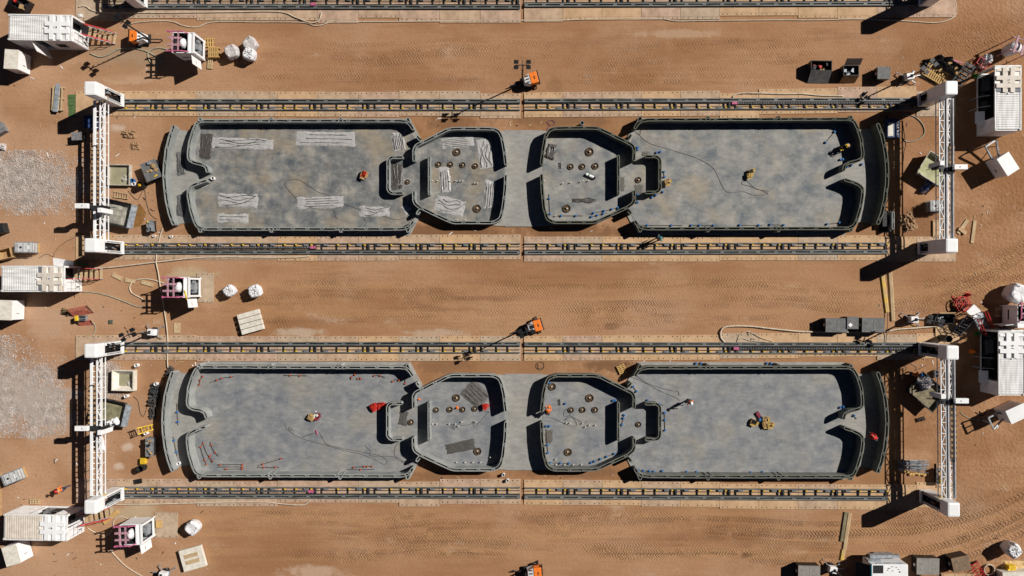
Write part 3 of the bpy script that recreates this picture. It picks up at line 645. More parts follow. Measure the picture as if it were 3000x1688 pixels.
def house(label,k,mir,h,wm,fm,seed):
    ox,oy=REFX,AXY[k]; g=thing('printed_house',label,'house',(ox,oy,0),0,'half-printed houses')
    def T(p):
        u,v=uv(p); return (u if mir else -u, v)
    def poly(pp): return [T(p) for p in pp]
    sl=[(509,374),(498,403),(489,440),(484,480),(482.5,513),(484,545),(489,586),(498,625),(509,654),(548,650),(572,672),(590,688),(1197,688),(1236,614),(1318,655),(1478,660),(1478,378),(1318,380),(1236,413),(1197,341),(590,342),(572,350),(548,378)]
    _=[(548,378),(572,350),(590,342),(1197,341),(1236,413),(1318,380),(1478,378),(1478,660),(1318,655),(1236,614),(1197,688),(590,688),(572,672),(548,650),(509,654)]
    MB().prism(poly(sl),0.0,0.10).build('floor_slab',PADM,g)
    fl=[(600,484),(566,478),(560,440),(582,358),(1185,358),(1212,400),(1222,430),(1318,380),(1452,380),(1478,470),(1478,525),(1460,640),(1448,648),(1318,648),(1222,600),(1212,640),(1185,667),(582,667),(560,590),(562,552),(600,540)]
    MB().prism(poly(fl),0.10,0.112).build('floor_screed',fm,g)
    names={'porch':'porch_wall','mainN':'outer_wall','mainS':'outer_wall','kitN':'outer_wall','kitS':'outer_wall','part':'partition_wall','bath':'partition_wall'}
    for key,pts in SEG.items():
        b=MB(); th=0.30 if key not in ('part',) else 0.25
        if key=='porch': th=0.36
        pl=fillet([Vector(T(p)) for p in pts],0.5)
        # resample long runs so that the beads wobble like printed ones
        out=[]
        for i in range(len(pl)-1):
            d=pl[i+1]-pl[i]; n=max(1,int(d.length/0.6))
            for q in range(n): out.append(pl[i]+d*(q/n))
        out.append(pl[-1])
        out=[Vector((p.x+0.032*noise.noise(Vector((p.x*1.3,p.y*1.3,seed))),p.y+0.032*noise.noise(Vector((p.x*1.3,p.y*1.3,seed+5))))) for p in out]
        shell(b,out,h*(0.84 if key in('part','bath') else 1.0),th)
        b.build(names[key],[wm,BLACK],g)
    for x,s in FINS:
        u,v=T((x,512.5+s*158.5)); dv=-s
        pts=[(u-0.30,v-dv*0.20),(u-0.20,v+0.0),(u-0.07,v+dv*0.32),(u+0.07,v+dv*0.32),(u+0.20,v),(u+0.30,v-dv*0.20)]
        MB().ribbon(fillet([Vector(p) for p in pts],0.15,3),0.035,-0.035,0.0,h).build('buttress',wm,g)
    for s in (-1,1):
        pts=[(1233,512.5+s*98),(1224,512.5+s*104),(1219,512.5+s*114),(1224,512.5+s*117),(1231,512.5+s*108)]
        MB().ribbon(fillet([Vector(T(p)) for p in pts],0.15,3),0.04,-0.04,0.0,h).build('buttress',wm,g)
    return g
HH={'1L':1.10,'1R':1.30,'2L':1.34,'2R':1.30}
house("half-printed house of pale walls with plastic sheets of pipes on its mottled floor",1,False,HH['1L'],WALLP,FLOORA,1)
house("half-printed house of fresh dark walls with one long black cable on its floor",1,True,HH['1R'],WALLD,FLOORB,2)
house("half-printed house of pale walls with orange-capped pipes on its floor",2,False,HH['2L'],WALLP2,FLOORC,3)
house("half-printed house of dark walls with workers in orange vests on its floor",2,True,HH['2R'],WALLD2,FLOORC,4)
for k in (1,2):
    xa=uv((1478,512))[0]; y0=uv((1000,376.5))[1]; y1=uv((1000,662))[1]
    o=MB().prism([(REFX-xa,AXY[k]+y1),(REFX+xa,AXY[k]+y1),(REFX+xa,AXY[k]+y0),(REFX-xa,AXY[k]+y0)],0.0,0.10).build('patio_slab',PADM)
    tag(o,None,None,None,'structure')

# small site debris lying about the working ends (chips, scraps, pebbles)
def debris(boxes,n,seed):
    rnd=random.Random(seed); b=MB()
    for x0,y0,x1,y1 in boxes:
        for i in range(n):
            x,y=W(rnd.uniform(x0,x1),rnd.uniform(y0,y1),0); r=rnd.choice((.03,.04,.05,.07,.10))
            if rnd.random()<.25: b.box(x,y,0,rnd.uniform(.15,.5),rnd.uniform(.03,.07),.04,rnd.random()*3.1,mi=rnd.choice((0,0,2,3)))
            else: b.box(x,y,-.01,r*rnd.uniform(.8,1.6),r*rnd.uniform(.8,1.6),r*.8,rnd.random()*3.1,mi=rnd.choice((1,1,1,2,3,4)),top=.6)
    tag(b.build('debris',[WOODL,CLODM,DARK,WHITE,STONE]),"scattered chips, scraps and pebbles around the working ends",None,None,'stuff')
debris([(0,130,470,260),(60,320,420,500),(200,560,470,690),(0,640,230,780),(130,860,470,1000),(380,930,470,1380),(240,1290,520,1400),(0,1330,230,1500),(330,1480,640,1688),(100,1600,330,1688),
        (2600,150,2990,260),(2580,330,2760,440),(2600,440,2990,560),(2590,600,2900,700),(2560,830,2960,960),(2580,1050,2760,1140),(2600,1200,2990,1420),(2780,560,3000,840),(2500,1560,3000,1640),(420,560,475,690)],22,8)
debris([(1230,340,1590,372),(1250,660,1800,690),(1560,1060,1850,1130),(1250,1390,1850,1412),(500,1058,620,1072),(620,1060,1180,1068),(1830,1056,2300,1068)],18,9)
# ------------------------------------------------------------ site equipment builders
def container(label,loc,rz,rust,flap,seed):
    """6 m container; open end and roof hatch frame at +x"""
    L,Wd,H=6.06,2.44,2.9; t=thing('shipping_container',label,'container',loc,rz,'white containers')
    b=MB(); b.box(0,0,0.02,L,Wd,0.16)
    b.box(-L/2+0.05,0,0.18,0.10,Wd,H-0.28)
    ribs=lambda x0,x1: [x0+i*0.28 for i in range(int((x1-x0)/0.28))]
    for s in (-1,1):
        if s==-1 and flap=='side':
            spans=((-L/2+0.1,-0.9),(0.1,L/2-0.12))
        elif s==1 and flap=='north': spans=((-L/2+0.1,-0.6),(1.6,L/2-0.12))
        elif s==1 and flap=='west': spans=((-L/2+0.1,-1.75),)
        else: spans=((-L/2+0.1,L/2-0.12),)
        for a,c in spans:
            b.box((a+c)/2,s*(Wd/2-0.06),0.18,c-a,0.06,H-0.28)
            for x in ribs(a+0.1,c-0.1): b.box(x+0.07,s*(Wd/2-0.02),0.2,0.14,0.04,H-0.34)
    for sx in (-1,1):
        for sy in (-1,1): b.box(sx*(L/2-0.08),sy*(Wd/2-0.08),0.02,0.17,0.17,H-0.02+0.02)
    for sy in (-1,1): b.box(0,sy*(Wd/2-0.04),H-0.12,L-0.34,0.10,0.14)
    b.box(L/2-0.06,0,H-0.12,0.12,Wd-0.34,0.14)
    b.build('wall',CONTW,t)
    r=MB(); x0,x1=-L/2+0.14,0.62
    r.box((-L/2+L/2)/2,0,H-0.09,L-0.26,Wd-0.24,0.05)
    x=x0
    while x<x1-0.1: r.box(x+0.06,0,H-0.04,0.12,Wd-0.3,0.045); x+=0.215
    rf=r.build('roof',DIRTYW if rust==2 else ROOFW,t)
    hm=ROOFR if rust==1 else ROOFW if rust==0 else WHITE
    hx0,hx1=0.62,L/2-0.15; cx=(hx0+hx1)/2; k=MB()
    k.box(cx,0,H-0.06,hx1-hx0,Wd-0.22,0.03)
    fr=MB(); z=H-0.01
    for y in (-0.36,0.36): fr.box(cx-0.1,y,z,hx1-hx0+0.05,0.40,0.14)
    for xx in (cx-0.62,cx+0.10): fr.box(xx,0,z+0.003,0.40,Wd-0.14,0.142)
    fr.box(cx-0.1,0,z-0.003,0.55,0.72,0.14)
    fr.box(cx+0.85,0,z-0.002,0.22,Wd-0.2,0.07)
    if rust==1: 
        for y in (-0.86,0.86): fr.box(cx-0.98,y,z+0.002,0.42,0.62,0.03,mi=1)
    hp=k.build('hatch_panel',hm,t); fr.build('hatch_frame',[WHITE if rust!=1 else DIRTYW,mat("slate_panel",(0.17,0.18,0.21),0.6)],t)
    pt=MB().ring(cx-0.12,0,H+0.12,H+0.155,0.12,0.085,14); pt.cyl(cx-0.12,0,H+0.125,H+0.135,0.085,12,mi=1); pt.cyl(cx-0.34,0,H+0.13,H+0.142,0.035,8,mi=1)
    pt.build('port',[WHITE,BLACK],t)
    MB().cyl(-L/2+3.45,0.0,H-0.02,H+0.10,0.075,10).build('vent_cap',WHITE,t)
    cc=MB()
    for sx in (-1,1):
        for sy in (-1,1): cc.cyl(sx*(L/2-0.08),sy*(Wd/2-0.08),H+0.02,H+0.03,0.04,8)
    cc.build('corner_socket',BLACK,t)
    d=MB().box(L/2+0.03,-Wd/4,0.2,0.06,Wd/2-0.1,H-0.34)
    for z in (0.55,1.25,1.95): d.box(L/2+0.07,-Wd/4,z,0.02,Wd/2-0.2,0.05,mi=1)
    for y in (-0.95,-0.3): d.cyl(L/2+0.09,y,0.3,H-0.25,0.018,6,mi=1)
    dr=d.build('door',[CONTW,STEEL],t)
    MB().box(L/2+0.11,-0.75,0.7,0.03,0.10,0.42).build('handle',DARK,dr)
    MB().box(L/2-0.8,Wd/4-0.03,0.2,0.04,Wd/2-0.2,H-0.4).build('interior_shade_sheet',BLACK,t)  # black sheet stands for the shade inside the open end
    if flap in('side','north'):
        s=-1 if flap=='side' else 1; a0,a1=(-0.9,0.1) if s<0 else (-0.6,1.6)
        MB().box((a0+a1)/2,s*(Wd/2-0.35),0.2,a1-a0,0.05,H-0.45).build('interior_shade_sheet',BLACK,t)  # black sheet stands for the shade behind the side opening
        f=s>0 or MB().box(0.55,0,0.25,1.05,0.05,H-0.5).build('side_door',CONTW,t,(a0+ (0.0 if s<0 else 0),s*(Wd/2+0.02),0),rz=s*R(62))
        if s>0:
            q=MB()
            for k in range(6): q.box(-0.3+k*0.33,Wd/2-0.22,0.25,0.26,0.24,0.5+0.28*((k*7)%4))
            q.build('generator_unit',[GREYP],t)
        v=MB()
        for z in (1.3,1.0,1.6): v.box(1.3,s*(Wd/2+0.025),z,0.9,0.03,0.2)
        v.build('vent_grille',DARK,t)
    if flap=='west':
        MB().box(0.6,Wd/2-1.0,0.2,4.7,0.05,H-0.4).build('interior_shade_sheet',BLACK,t)  # black sheet stands for the shade inside the opened long side
        MB().box(0.6,Wd/2-0.5,0.19,4.6,0.9,0.03).build('interior_floor',DARK,t)
        f=MB().box(0,0.40,0,1.15,0.8,0.05).build('side_flap',WHITE,t,(-1.45,Wd/2+0.02,1.35)); f.rotation_euler=(R(-22),0,0)
        f=MB().box(0,0.35,0,1.3,0.7,0.05).build('side_flap',DARK,t,(1.5,Wd/2+0.02,2.2)); f.rotation_euler=(R(-40),0,0)
        q=MB()
        for x in (-0.6,0.4): q.box(x,Wd/2+0.75,0,0.07,0.07,1.7); q.bar((x,Wd/2+0.05,2.3),(x,Wd/2+0.75,1.7),0.06)
        q.build('awning_post',STEEL,t)
        q=MB()
        for x,y,a,c,h in ((-0.2,-0.5,.8,.5,1.1),(0.8,-0.45,.5,.5,.8),(1.6,-0.5,.6,.6,1.5),(2.4,-0.4,.4,.4,1.0)): q.box(x,Wd/2+y,0.2,a,c,h)
        q.build('control_desk',DARK,t)
    return t
def stairs(label,loc,rz,n=6,z0=1.15,run=2.3,wd=1.0,m=None,platform=0):
    t=thing('access_stairs',label,'stairs',loc,rz,'steel access stairs'); m=m or RED
    s=MB(); 
    for y in (-wd/2,wd/2): s.bar((0,y,z0-0.05),(run,y,0.06),0.06,0.18)
    s.build('stringer',STEEL,t)
    tr=MB()
    for i in range(n):
        k=(i+0.6)/n; tr.box(run*k,0,z0*(1-k),0.27,wd-0.08,0.04)
    tr.build('tread',DARK if m is DARK else WOODL if platform==0 else STEEL,t)
    for y in (-wd/2,wd/2):
        h=MB(); 
        for zz in (0.5,0.95): h.bar((0,y,z0+zz),(run*0.92,y,0.1+zz),0.045)
        for k in (0,0.33,0.66,0.92): h.bar((run*k,y,z0*(1-k)),(run*k,y,z0*(1-k)+0.97),0.045)
        h.build('handrail',m,t)
    if platform:
        MB().box(-0.5,0,z0-0.06,1.0,wd,0.06).build('platform',STEEL if platform==1 else WHITE,t)
        for x in (-0.95,-0.05):
            for y in (-wd/2+.05,wd/2-.05): MB().box(x,y,0,0.06,0.06,z0-0.06).build('leg',m,t)
    return t
def cabinet(label,loc,rz,sx,sy,h,arms=False):
    t=thing('equipment_cabinet',label,'cabinet',loc,rz,'white cabinets')
    MB().box(0,0,0.1,sx,sy,h-0.1).build('body',WHITE,t,bevel=0.02)
    b=MB(); 
    for s in (-1,1): b.box(s*(sx/2-0.15),0,0,0.12,sy-0.04,0.1)
    b.build('skid',DARK,t)
    MB().box(0,0,h,sx+0.06,sy+0.06,0.04).build('lid',OFFW if not arms else WHITE,t)
    MB().box(sx/2+0.015,-sy*0.18,h*0.45,0.03,0.05,0.34).build('handle',DARK,t)
    MB().box(sx*0.1,-sy/2-0.012,h*0.4,0.3,0.02,0.12).build('label_plate',DARK,t)
    if arms:
        a=MB()
        for s in (-1,1): a.bar((-sx/2,s*0.35,0.9),(-sx/2-1.5,s*0.6,1.5),0.12,0.16)
        a.bar((-sx/2-1.5,-0.6,1.5),(-sx/2-1.5,0.6,1.5),0.12); a.bar((-sx/2-1.4,0,0.05),(-sx/2-1.5,0,1.5),0.12)
        a.build('boom_frame',STEEL,t)
        MB().tube(spline([(-sx/2,0.2,1.2),(-sx/2-.7,0.9,0.5),(-sx/2-1.2,0.4,0.04),(-sx/2-1.7,1.0,0.04)]),0.04).build('hose',BLACK,t)
    return t
def mixer(label,loc,rz,seed,yellow=False):
    """mortar mixing station: open hopper at -x with a bulk bag hung in a pink frame, framed face at +x"""
    t=thing('mortar_mixer',label,'mixer',loc,rz,'mortar mixers'); sx,sy,H=2.1,1.95,2.8
    b=MB(); 
    b.box(0,-sy/2+0.03,0.5,sx,0.06,H-0.5); b.box(0,sy/2-0.03,0.5,sx,0.06,H-0.5); b.box(-sx/2+0.03,0,0.5,0.06,sy-0.12,H-0.6)
    b.box(0.50,0,H-0.12,0.14,sy-0.12,0.14); b.box(sx/2-0.09,0,H-0.10,0.18,sy,0.12)
    for y in (-sy/2+0.12,sy/2-0.12): b.box(sx/2-0.05,y,0.35,0.10,0.24,H-0.45)
    b.box(sx/2-0.05,0,0.35,0.10,sy-0.48,0.32)
    for x in (-sx/2+.1,sx/2-.1):
        for y in (-sy/2+.1,sy/2-.1): b.box(x,y,0,0.12,0.12,0.5)
    b.box(0.76,0,H-0.13,0.40,sy-0.14,0.05)
    b.build('housing',WHITE,t)
    MB().box(0,0,0.4,sx-0.14,sy-0.14,0.3).build('base_tray',DARK,t)
    MB().add([(-1,-.9,H-.1),(.42,-.9,H-.1),(.42,.9,H-.1),(-1,.9,H-.1),(-.5,-.25,1.2),(0,-.25,1.2),(0,.25,1.2),(-.5,.25,1.2)],[(0,1,5,4),(1,2,6,5),(2,3,7,6),(3,0,4,7),(4,5,6,7)]).build('hopper',DARK,t)
    rnd=random.Random(seed)
    bag=MB().grid(lambda u,v:(-0.12+0.34*math.sin(math.pi*v*.5)*math.cos(6.2832*u),0.50*math.sin(math.pi*v*.5)*math.sin(6.2832*u),H+0.22-0.6*v**2+0.10*noise.noise(Vector((4*v*math.cos(6.28*u),4*v*math.sin(6.28*u),seed)))),16,6)
    bag.build('bulk_bag',BAGW,t,smooth=True)
    f=MB(); zf=H+0.42
    for y in (-0.92,0.92):
        f.bar((-1.35,y,zf+0.05),(0.15,y,zf+0.05),0.09,mi=0); f.bar((0.15,y,zf),(0.5,y*0.92,H),0.07); f.bar((-1.35,y,zf+0.05),(-1.02,y*0.97,H-0.1),0.07)
        f.cyl(-1.3,y,zf-.02,zf+0.12,0.10,8); f.cyl(0.05,y,zf-.02,zf+0.12,0.08,8)
    for x in (-0.85,-0.3): f.bar((x,-0.92,zf+0.02),(x,0.92,zf+0.02),0.13,0.1,mi=1)
    for y in (-0.34,0.30): f.box(-0.66,y,zf-0.06,1.35,0.19,0.10,mi=1)
    f.build('lifting_frame',[PINK,PINKF],t)
    d=MB().box(0.0,-0.48,0,0.05,0.95,H-0.75).build('side_door',WHITE,t,(sx/2-0.35,-sy/2-0.01,0.55)); d.rotation_euler=(0,0,R(8))
    MB().box(0,-0.60,1.2,0.07,0.3,0.06).build('handle',DARK,d)
    g=MB(); g.box(sx/2-0.4,0.1,0.7,0.5,0.7,0.9); g.cyl(sx/2-0.35,-0.4,0.7,1.3,0.2,10); g.box(sx/2-.2,.5,1.2,.2,.3,.5); g.build('gearbox',STEEL,t)
    MB().box(-0.15,-sy/2-0.006,1.35,0.95,0.012,0.20).build('control_panel',BLACK,t)
    if yellow:
        MB().bar((0.55,-0.3,H+0.03),(0.75,-1.15,H-0.05),0.10).build('grip_bar',YEL,t)
    return t
def bulk_bag(label,loc,r,h,seed,grey=False,top=True,sq=1.0):
    rnd=random.Random(seed); t=thing('bulk_bag',label,'bulk bag',loc,rnd.random()*3,'bulk bags')
    def f(u,v):
        a=6.2832*u; k=1.0 if v<0.72 else math.sqrt(max(0.0,1-((v-0.72)/0.28)**2))
        rr=r*(0.86+0.2*math.sin(math.pi*min(v,.8)))*k/max(abs(math.cos(a)),abs(math.sin(a)))**0.45
        n=noise.noise(Vector((math.cos(a)*2,math.sin(a)*2,v*4+seed)))*0.16+noise.noise(Vector((math.cos(a)*7,math.sin(a)*7,v*9+seed)))*0.09
        rr*=1+n*(0.3+v)
        z=h*min(1.0,v/0.78) if v<0.78 else h+0.08*math.sin((v-.78)*14)+0.09*noise.noise(Vector((rr*9*math.cos(a),rr*9*math.sin(a),seed)))
        return (rr*math.cos(a),rr*math.sin(a)*sq,z)
    MB().grid(f,36,16).build('bag',BAGG if grey else BAGW,t,smooth=True)
    for a in (.78,2.35,3.93,5.5):
        MB().tube(spline([(r*.62*math.cos(a),r*.62*math.sin(a),h*.98),(r*.85*math.cos(a),r*.85*math.sin(a),h+.16),(r*.95*math.cos(a+.25),r*.95*math.sin(a+.25),h+.02)],5),.03,5).build('lifting_loop',BAGG if not grey else OFFW,t)
    if top:
        c=MB()
        for k in range(7):
            a=k*0.9+seed; c.tube([(0.1*math.cos(a),0.1*math.sin(a),h+0.08),(r*.45*math.cos(a+.2),r*.45*math.sin(a+.2),h+0.12),(r*.8*math.cos(a),r*.8*math.sin(a),h+0.02)],0.035,5)
        c.build('gathered_neck',BAGW if not grey else TARP,t,smooth=True)
    return t
def light_tower(label,loc,rz,kind,mast,lamp_rz=0.0):
    """kind 0: orange and white canopy, kind 1: small white unit. mast = raised height"""
    t=thing('light_tower',label,'light tower',loc,rz,'mobile light towers')
    if kind==0:
        MB().box(0,0,0.42,0.80,1.15,0.85,top=0.92).build('canopy',ORANGE,t,(0.5,0,0),bevel=0.05)
        c=MB(); c.add([(-.55,-.35,.42),(.1,-.56,.42),(.1,.56,.42),(-.55,.35,.42),(-.42,-.25,1.15),(.1,-.52,1.26),(.1,.52,1.26),(-.42,.25,1.15)],[(3,2,1,0),(4,5,6,7),(0,1,5,4),(1,2,6,5),(2,3,7,6),(3,0,4,7)])
        c.build('cowl',WHITE,t)
        MB().box(0.55,0.0,1.27,0.10,0.3,0.02).build('lifting_eye',DARK,t)
        v=MB()
        for y in (-.3,0,.3): v.box(-0.1,y,1.24,0.28,0.10,0.03)
        v.build('vent_slot',DARK,t)
        MB().box(0.95,0,0.5,0.06,1.3,0.75).build('rear_rail',DARK,t)
        ch=MB().box(0.1,0,0.3,1.8,0.9,0.12); ch.bar((-.8,0,.36),(-1.9,0,.36),0.09); ch.cyl(-1.8,0,0,.36,.05,8)
        for y in (-.62,.62): ch.bar((0.6,y*.7,.3),(0.6,y*1.25,.3),.06); ch.cyl(0.6,y*1.25,0,.32,.06,8)
        ch.build('chassis',DARK,t); mx=-0.66
        for y in (-0.58,0.58):
            w_=MB(); w_.ring(0,0,-0.09,0.09,0.31,0.16,16); w_.cyl(0,0,-0.05,0.05,0.17,12,mi=1)
            o=w_.build('wheel',[BLACK,STEEL],t,(0.35,y,0.31)); o.rotation_euler=(R(90),0,0)
    else:
        MB().box(0,0,0.45,0.75,0.62,0.55,top=0.95).build('canopy',WHITE,t,bevel=0.04)
        MB().box(0.12,0,1.0,0.22,0.3,0.04).build('control_panel',DARK,t)
        MB().box(-0.30,0,0.5,0.12,0.5,0.3).build('side_grille',NAVY,t)
        ch=MB().box(0,0,0.3,0.9,0.6,0.13); mx=0.1
        for a in (0.6,2.5,3.8,5.6):
            p=(0.95*math.cos(a),0.95*math.sin(a)); ch.bar((p[0]*.4,p[1]*.4,.38),(p[0],p[1],.3),.06); ch.bar((p[0],p[1],.3),(p[0]*1.05,p[1]*1.05,0.0),.05); ch.bar((p[0]*1.05-.12*math.sin(a),p[1]*1.05+.12*math.cos(a),0.03),(p[0]*1.05+.12*math.sin(a),p[1]*1.05-.12*math.cos(a),0.03),.06)
        ch.bar((0.4,0,.35),(1.3,0.1,.3),.07)
        ch.build('outrigger',STEEL,t)
        for y in (-0.38,0.38):
            w_=MB(); w_.ring(0,0,-0.07,0.07,0.24,0.12,14); w_.cyl(0,0,-0.04,0.04,0.13,10,mi=1)
            o=w_.build('wheel',[BLACK,STEEL],t,(-0.05,y,0.24)); o.rotation_euler=(R(90),0,0)
    m=MB(); n=4
    for k in range(n): m.box(mx,0,0.35+(mast-0.35)*k/n,0.13-0.02*k,0.13-0.02*k,(mast-0.35)/n+0.1)
    m.tube([(mx+.1+.04*math.sin(k*2.3),0.06*math.cos(k*2.3),0.5+(mast-0.6)*k/30) for k in range(31)],0.02,5)
    ms=m.build('mast',DARK,t)
    cb=MB(); cr=lamp_rz-rz; ca,sa=math.cos(cr),math.sin(cr)
    cb.bar((mx-0.62*ca,-0.62*sa,mast+.02),(mx+0.62*ca,0.62*sa,mast+.02),0.07); cb.bar((mx+.3*sa,-.3*ca,mast),(mx-.45*sa,.45*ca,mast),0.06)
    cb.build('crossbar',DARK,t)
    for u in (-0.55,0.55):
        for v in (-0.24,0.24):
            l=MB().box(0,0,-0.12,0.40,0.12,0.26); l.box(0,-0.066 if v<0 else 0.066,-0.09,0.34,0.012,0.20,mi=1)
            l.box(0,0,0.12,0.42,0.34,0.04)
            o=l.build('lamp',[BLACK,STEEL],t,(mx+u*ca-v*sa,u*sa+v*ca,mast+0.05),rz=cr)
    return t
def crate(label,loc,rz,sx,sy,h,m,lid,seed,panels=2):
    t=thing('storage_crate',label,'crate',loc,rz,'site crates'); b=MB()
    b.box(0,-sy/2+.03,.1,sx,.06,h-.1); b.box(0,sy/2-.03,.1,sx,.06,h-.1); b.box(-sx/2+.03,0,.1,.06,sy-.12,h-.1); b.box(sx/2-.03,0,.1,.06,sy-.12,h-.1); b.box(0,0,.1,sx-.12,sy-.12,.05)
    for s in (-1,1): b.box(s*(sx/2-.15),0,0,.14,sy-.02,.1)
    b.build('body',BLACK if lid!='card' else CARD,t)
    if lid==1:
        l=MB(); n=panels
        for i in range(n):
            w_=(sx+.06)/n; l.box(-sx/2-.03+w_*(i+.5),0,h,w_-.02,sy+.06,.07)
            for a,c in ((-.2,.15),(.2,-.15),(-.15,-.2)): l.cyl(-sx/2-.03+w_*(i+.5)+a*w_,c*sy,h+.07,h+.078,.035,8,mi=1)
        l.build('lid',[m,DARK],t,bevel=0)
        MB().box(-sx/2-.012,0,h*.5,.02,.25,.3).build('label_plate',OFFW,t)
    elif lid==2:
        o=MB().box(0,0,0,sx,.05,.75).build('lid',mat("brown_lid",(0.15,0.105,0.085),0.7),t,(0.1,sy/2+.02,h)); o.rotation_euler=(R(-38),0,0)
    if seed in (1,2):
        dd=0.95 if seed==1 else 0.45; q=MB(); y0=-sy/2-.01
        q.add([(-sx/2,y0,h),(sx/2,y0,h),(sx/2,y0-dd,.05),(-sx/2,y0-dd,.05),(-sx/2,y0,h-.06),(sx/2,y0,h-.06),(sx/2,y0-dd+.04,.0),(-sx/2,y0-dd+.04,.0)],[(0,1,2,3),(7,6,5,4),(0,4,5,1),(1,5,6,2),(2,6,7,3),(3,7,4,0)])
        q.build('dropped_front',CRATE if seed==1 else CARD,t)
    rnd=random.Random(seed)
    if lid in (0,2):
        c=MB()
        for i in range(7): c.box(rnd.uniform(-.38,.38)*sx,rnd.uniform(-.3,.3)*sy,.15,rnd.uniform(.2,.5),rnd.uniform(.15,.35),rnd.uniform(.2,h-.35),rnd.random()*3,mi=rnd.choice((0,1,1,2)))
        c.build('contents',[CARD,DARK,RED if lid==0 else STEEL],t)
    return t
def skip(label,loc,rz,sx,sy,h,fill,open_end,seed,bagm=None):
    t=thing('concrete_skip',label,'skip',loc,rz,'washout skips'); th=.05; k=.80
    b=MB(); T=[(-sx/2,-sy/2),(sx/2,-sy/2),(sx/2,sy/2),(-sx/2,sy/2)]; Bm=[(x*k,y*.9) for x,y in T]
    for i in range(4):
        a,c=T[i],T[(i+1)%4]; d,e=Bm[i],Bm[(i+1)%4]
        b.add([(d[0],d[1],.1),(e[0],e[1],.1),(c[0],c[1],h),(a[0],a[1],h),(d[0]*.95,d[1]*.93,.1),(e[0]*.95,e[1]*.93,.1),(c[0]*.96,c[1]*.94,h),(a[0]*.96,a[1]*.94,h)],[(0,1,2,3),(7,6,5,4),(2,6,7,3),(0,4,5,1)])
        b.bar((a[0],a[1],h),(c[0],c[1],h),.07,.07)
    b.prism(Bm,.06,.14); b.build('bin',open_end if open_end else DARK,t)
    if seed in (31,33):
        g=MB()
        g.add([(sx/2+.02,-sy/2,h+.03),(sx/2+.55,-sy/2+.05,h-.15),(sx/2+.55,sy/2-.05,h-.15),(sx/2+.02,sy/2,h+.03),(sx/2+.02,-sy/2,h-.04),(sx/2+.52,-sy/2+.05,h-.22),(sx/2+.52,sy/2-.05,h-.22),(sx/2+.02,sy/2,h-.04)],[(0,1,2,3),(7,6,5,4),(0,4,5,1),(1,5,6,2),(2,6,7,3)])
        for y in (-sy/2+.1,-sy*.15,sy*.2,sy/2-.1): g.bar((sx/2+.0,y,h+.05),(sx/2+.56,y,h-.13),.06)
        g.build('end_gate',STEEL,t)
    def f(u,v):
        x=(u-.5)*sx*.93; y=(v-.5)*sy*.9
        n=noise.noise(Vector((x*1.1,y*1.1,seed)))*.30+noise.noise(Vector((x*3,y*3,seed)))*.10
        return (x*.97,y*.97,h*.55+(n*(.5 if fill is SLUDGE else .08)))
    MB().grid(f,22,16).build('sludge',fill,t,smooth=True)
    rb=MB(); 
    for s in (-1,1):
        for i in range(3): rb.bar((-sx*.3+i*sx*.3,s*sy*.46,.2),(-sx*.3+i*sx*.3,s*(sy/2+.03),h-.05),.07)
    rb.box(0,0,0,sx*.7,sy*.5,.07); rb.build('rib',DARK,t)
    return t
def tote(label,loc,rz,sx=1.75,sy=1.0,h=1.1):
    t=thing('water_tote',label,'water tote',loc,rz,'caged water totes')
    b=MB().box(0,0,.15,sx-.08,sy-.08,h-.15).build('tank',mat("tote_plastic",(0.50,0.50,0.50),0.45,var=0.1),t,bevel=.07)
    c=MB()
    for i in range(7):
        x=-sx/2+i*sx/6
        for s in (-1,1): c.bar((x,s*sy/2,.1),(x,s*sy/2,h+.01),.035)
    for i in range(3):
        x=-sx/3+i*sx/3; c.bar((x,-sy/2,h+.015),(x,sy/2,h+.015),.05)
    for z in (.3,.7,h):
        for s in (-1,1): c.bar((-sx/2,s*sy/2,z),(sx/2,s*sy/2,z),.035); c.bar((s*sx/2,-sy/2,z),(s*sx/2,sy/2,z),.035)
    c.build('cage',STEEL,t); MB().cyl(-.25,0,h-.02,h+.05,.10,12).build('cap',BLACK,t); MB().box(0,0,0,sx,sy,.12).build('pallet',WOOD,t)
    MB().box(sx*.3,0,h+.022,.25,.4,.012).build('label_plate',WHITE,t)
    return t
def slab_block(label,loc,rz,sx,sy,h,n):
    t=thing('panel_stack',label,'panel stack',loc,rz,'stacks of white panels')
    b=MB()
    for i in range(n):
        w_=sy/n; b.box(0,-sy/2+w_*(i+.5),.12,sx,w_-.045,h-.12)
    b.build('panel',OFFW,t,bevel=.02); s=MB()
    for x in (-.35,.35): s.box(x*sx,0,0,.12,sy*.96,.12)
    s.build('skid',DARK,t)
    if n==1:
        for y in (-.12,.16): MB().box(-.05,y*sy,h,sx*.62,.18*sy,.03).build('batten',WOODL,t)
    return t
def ladder(label,loc,rz,L,wd,m,h0,h1,n=7):
    t=thing('ladder',label,'ladder',loc,rz,'ladders'); b=MB()
    for s in (-1,1): b.bar((0,s*wd/2,h0),(L,s*wd/2*.8,h1),.07,.05)
    b.build('rail',m,t); r=MB()
    for i in range(n): k=(i+.5)/n; r.bar((L*k,-wd/2*(1-.2*k),h0+(h1-h0)*k),(L*k,wd/2*(1-.2*k),h0+(h1-h0)*k),.06,.03)
    r.build('rung',m,t); return t
def pipe_cup(label,loc,rz,r=.15,h=.42,m=None,lean=0.0):
    b=MB().ring(0,0,0,h,r,r*.82,16); b.cyl(0,0,0,.03,r*.8,12,mi=1)
    o=b.build('white_bucket' if m is None or m is WHITE else 'bucket',[m or WHITE,BLACK],None,(loc[0],loc[1],loc[2] if len(loc)>2 else 0)); o.rotation_euler=(lean,0,rz); return tag(o,label,'bucket')
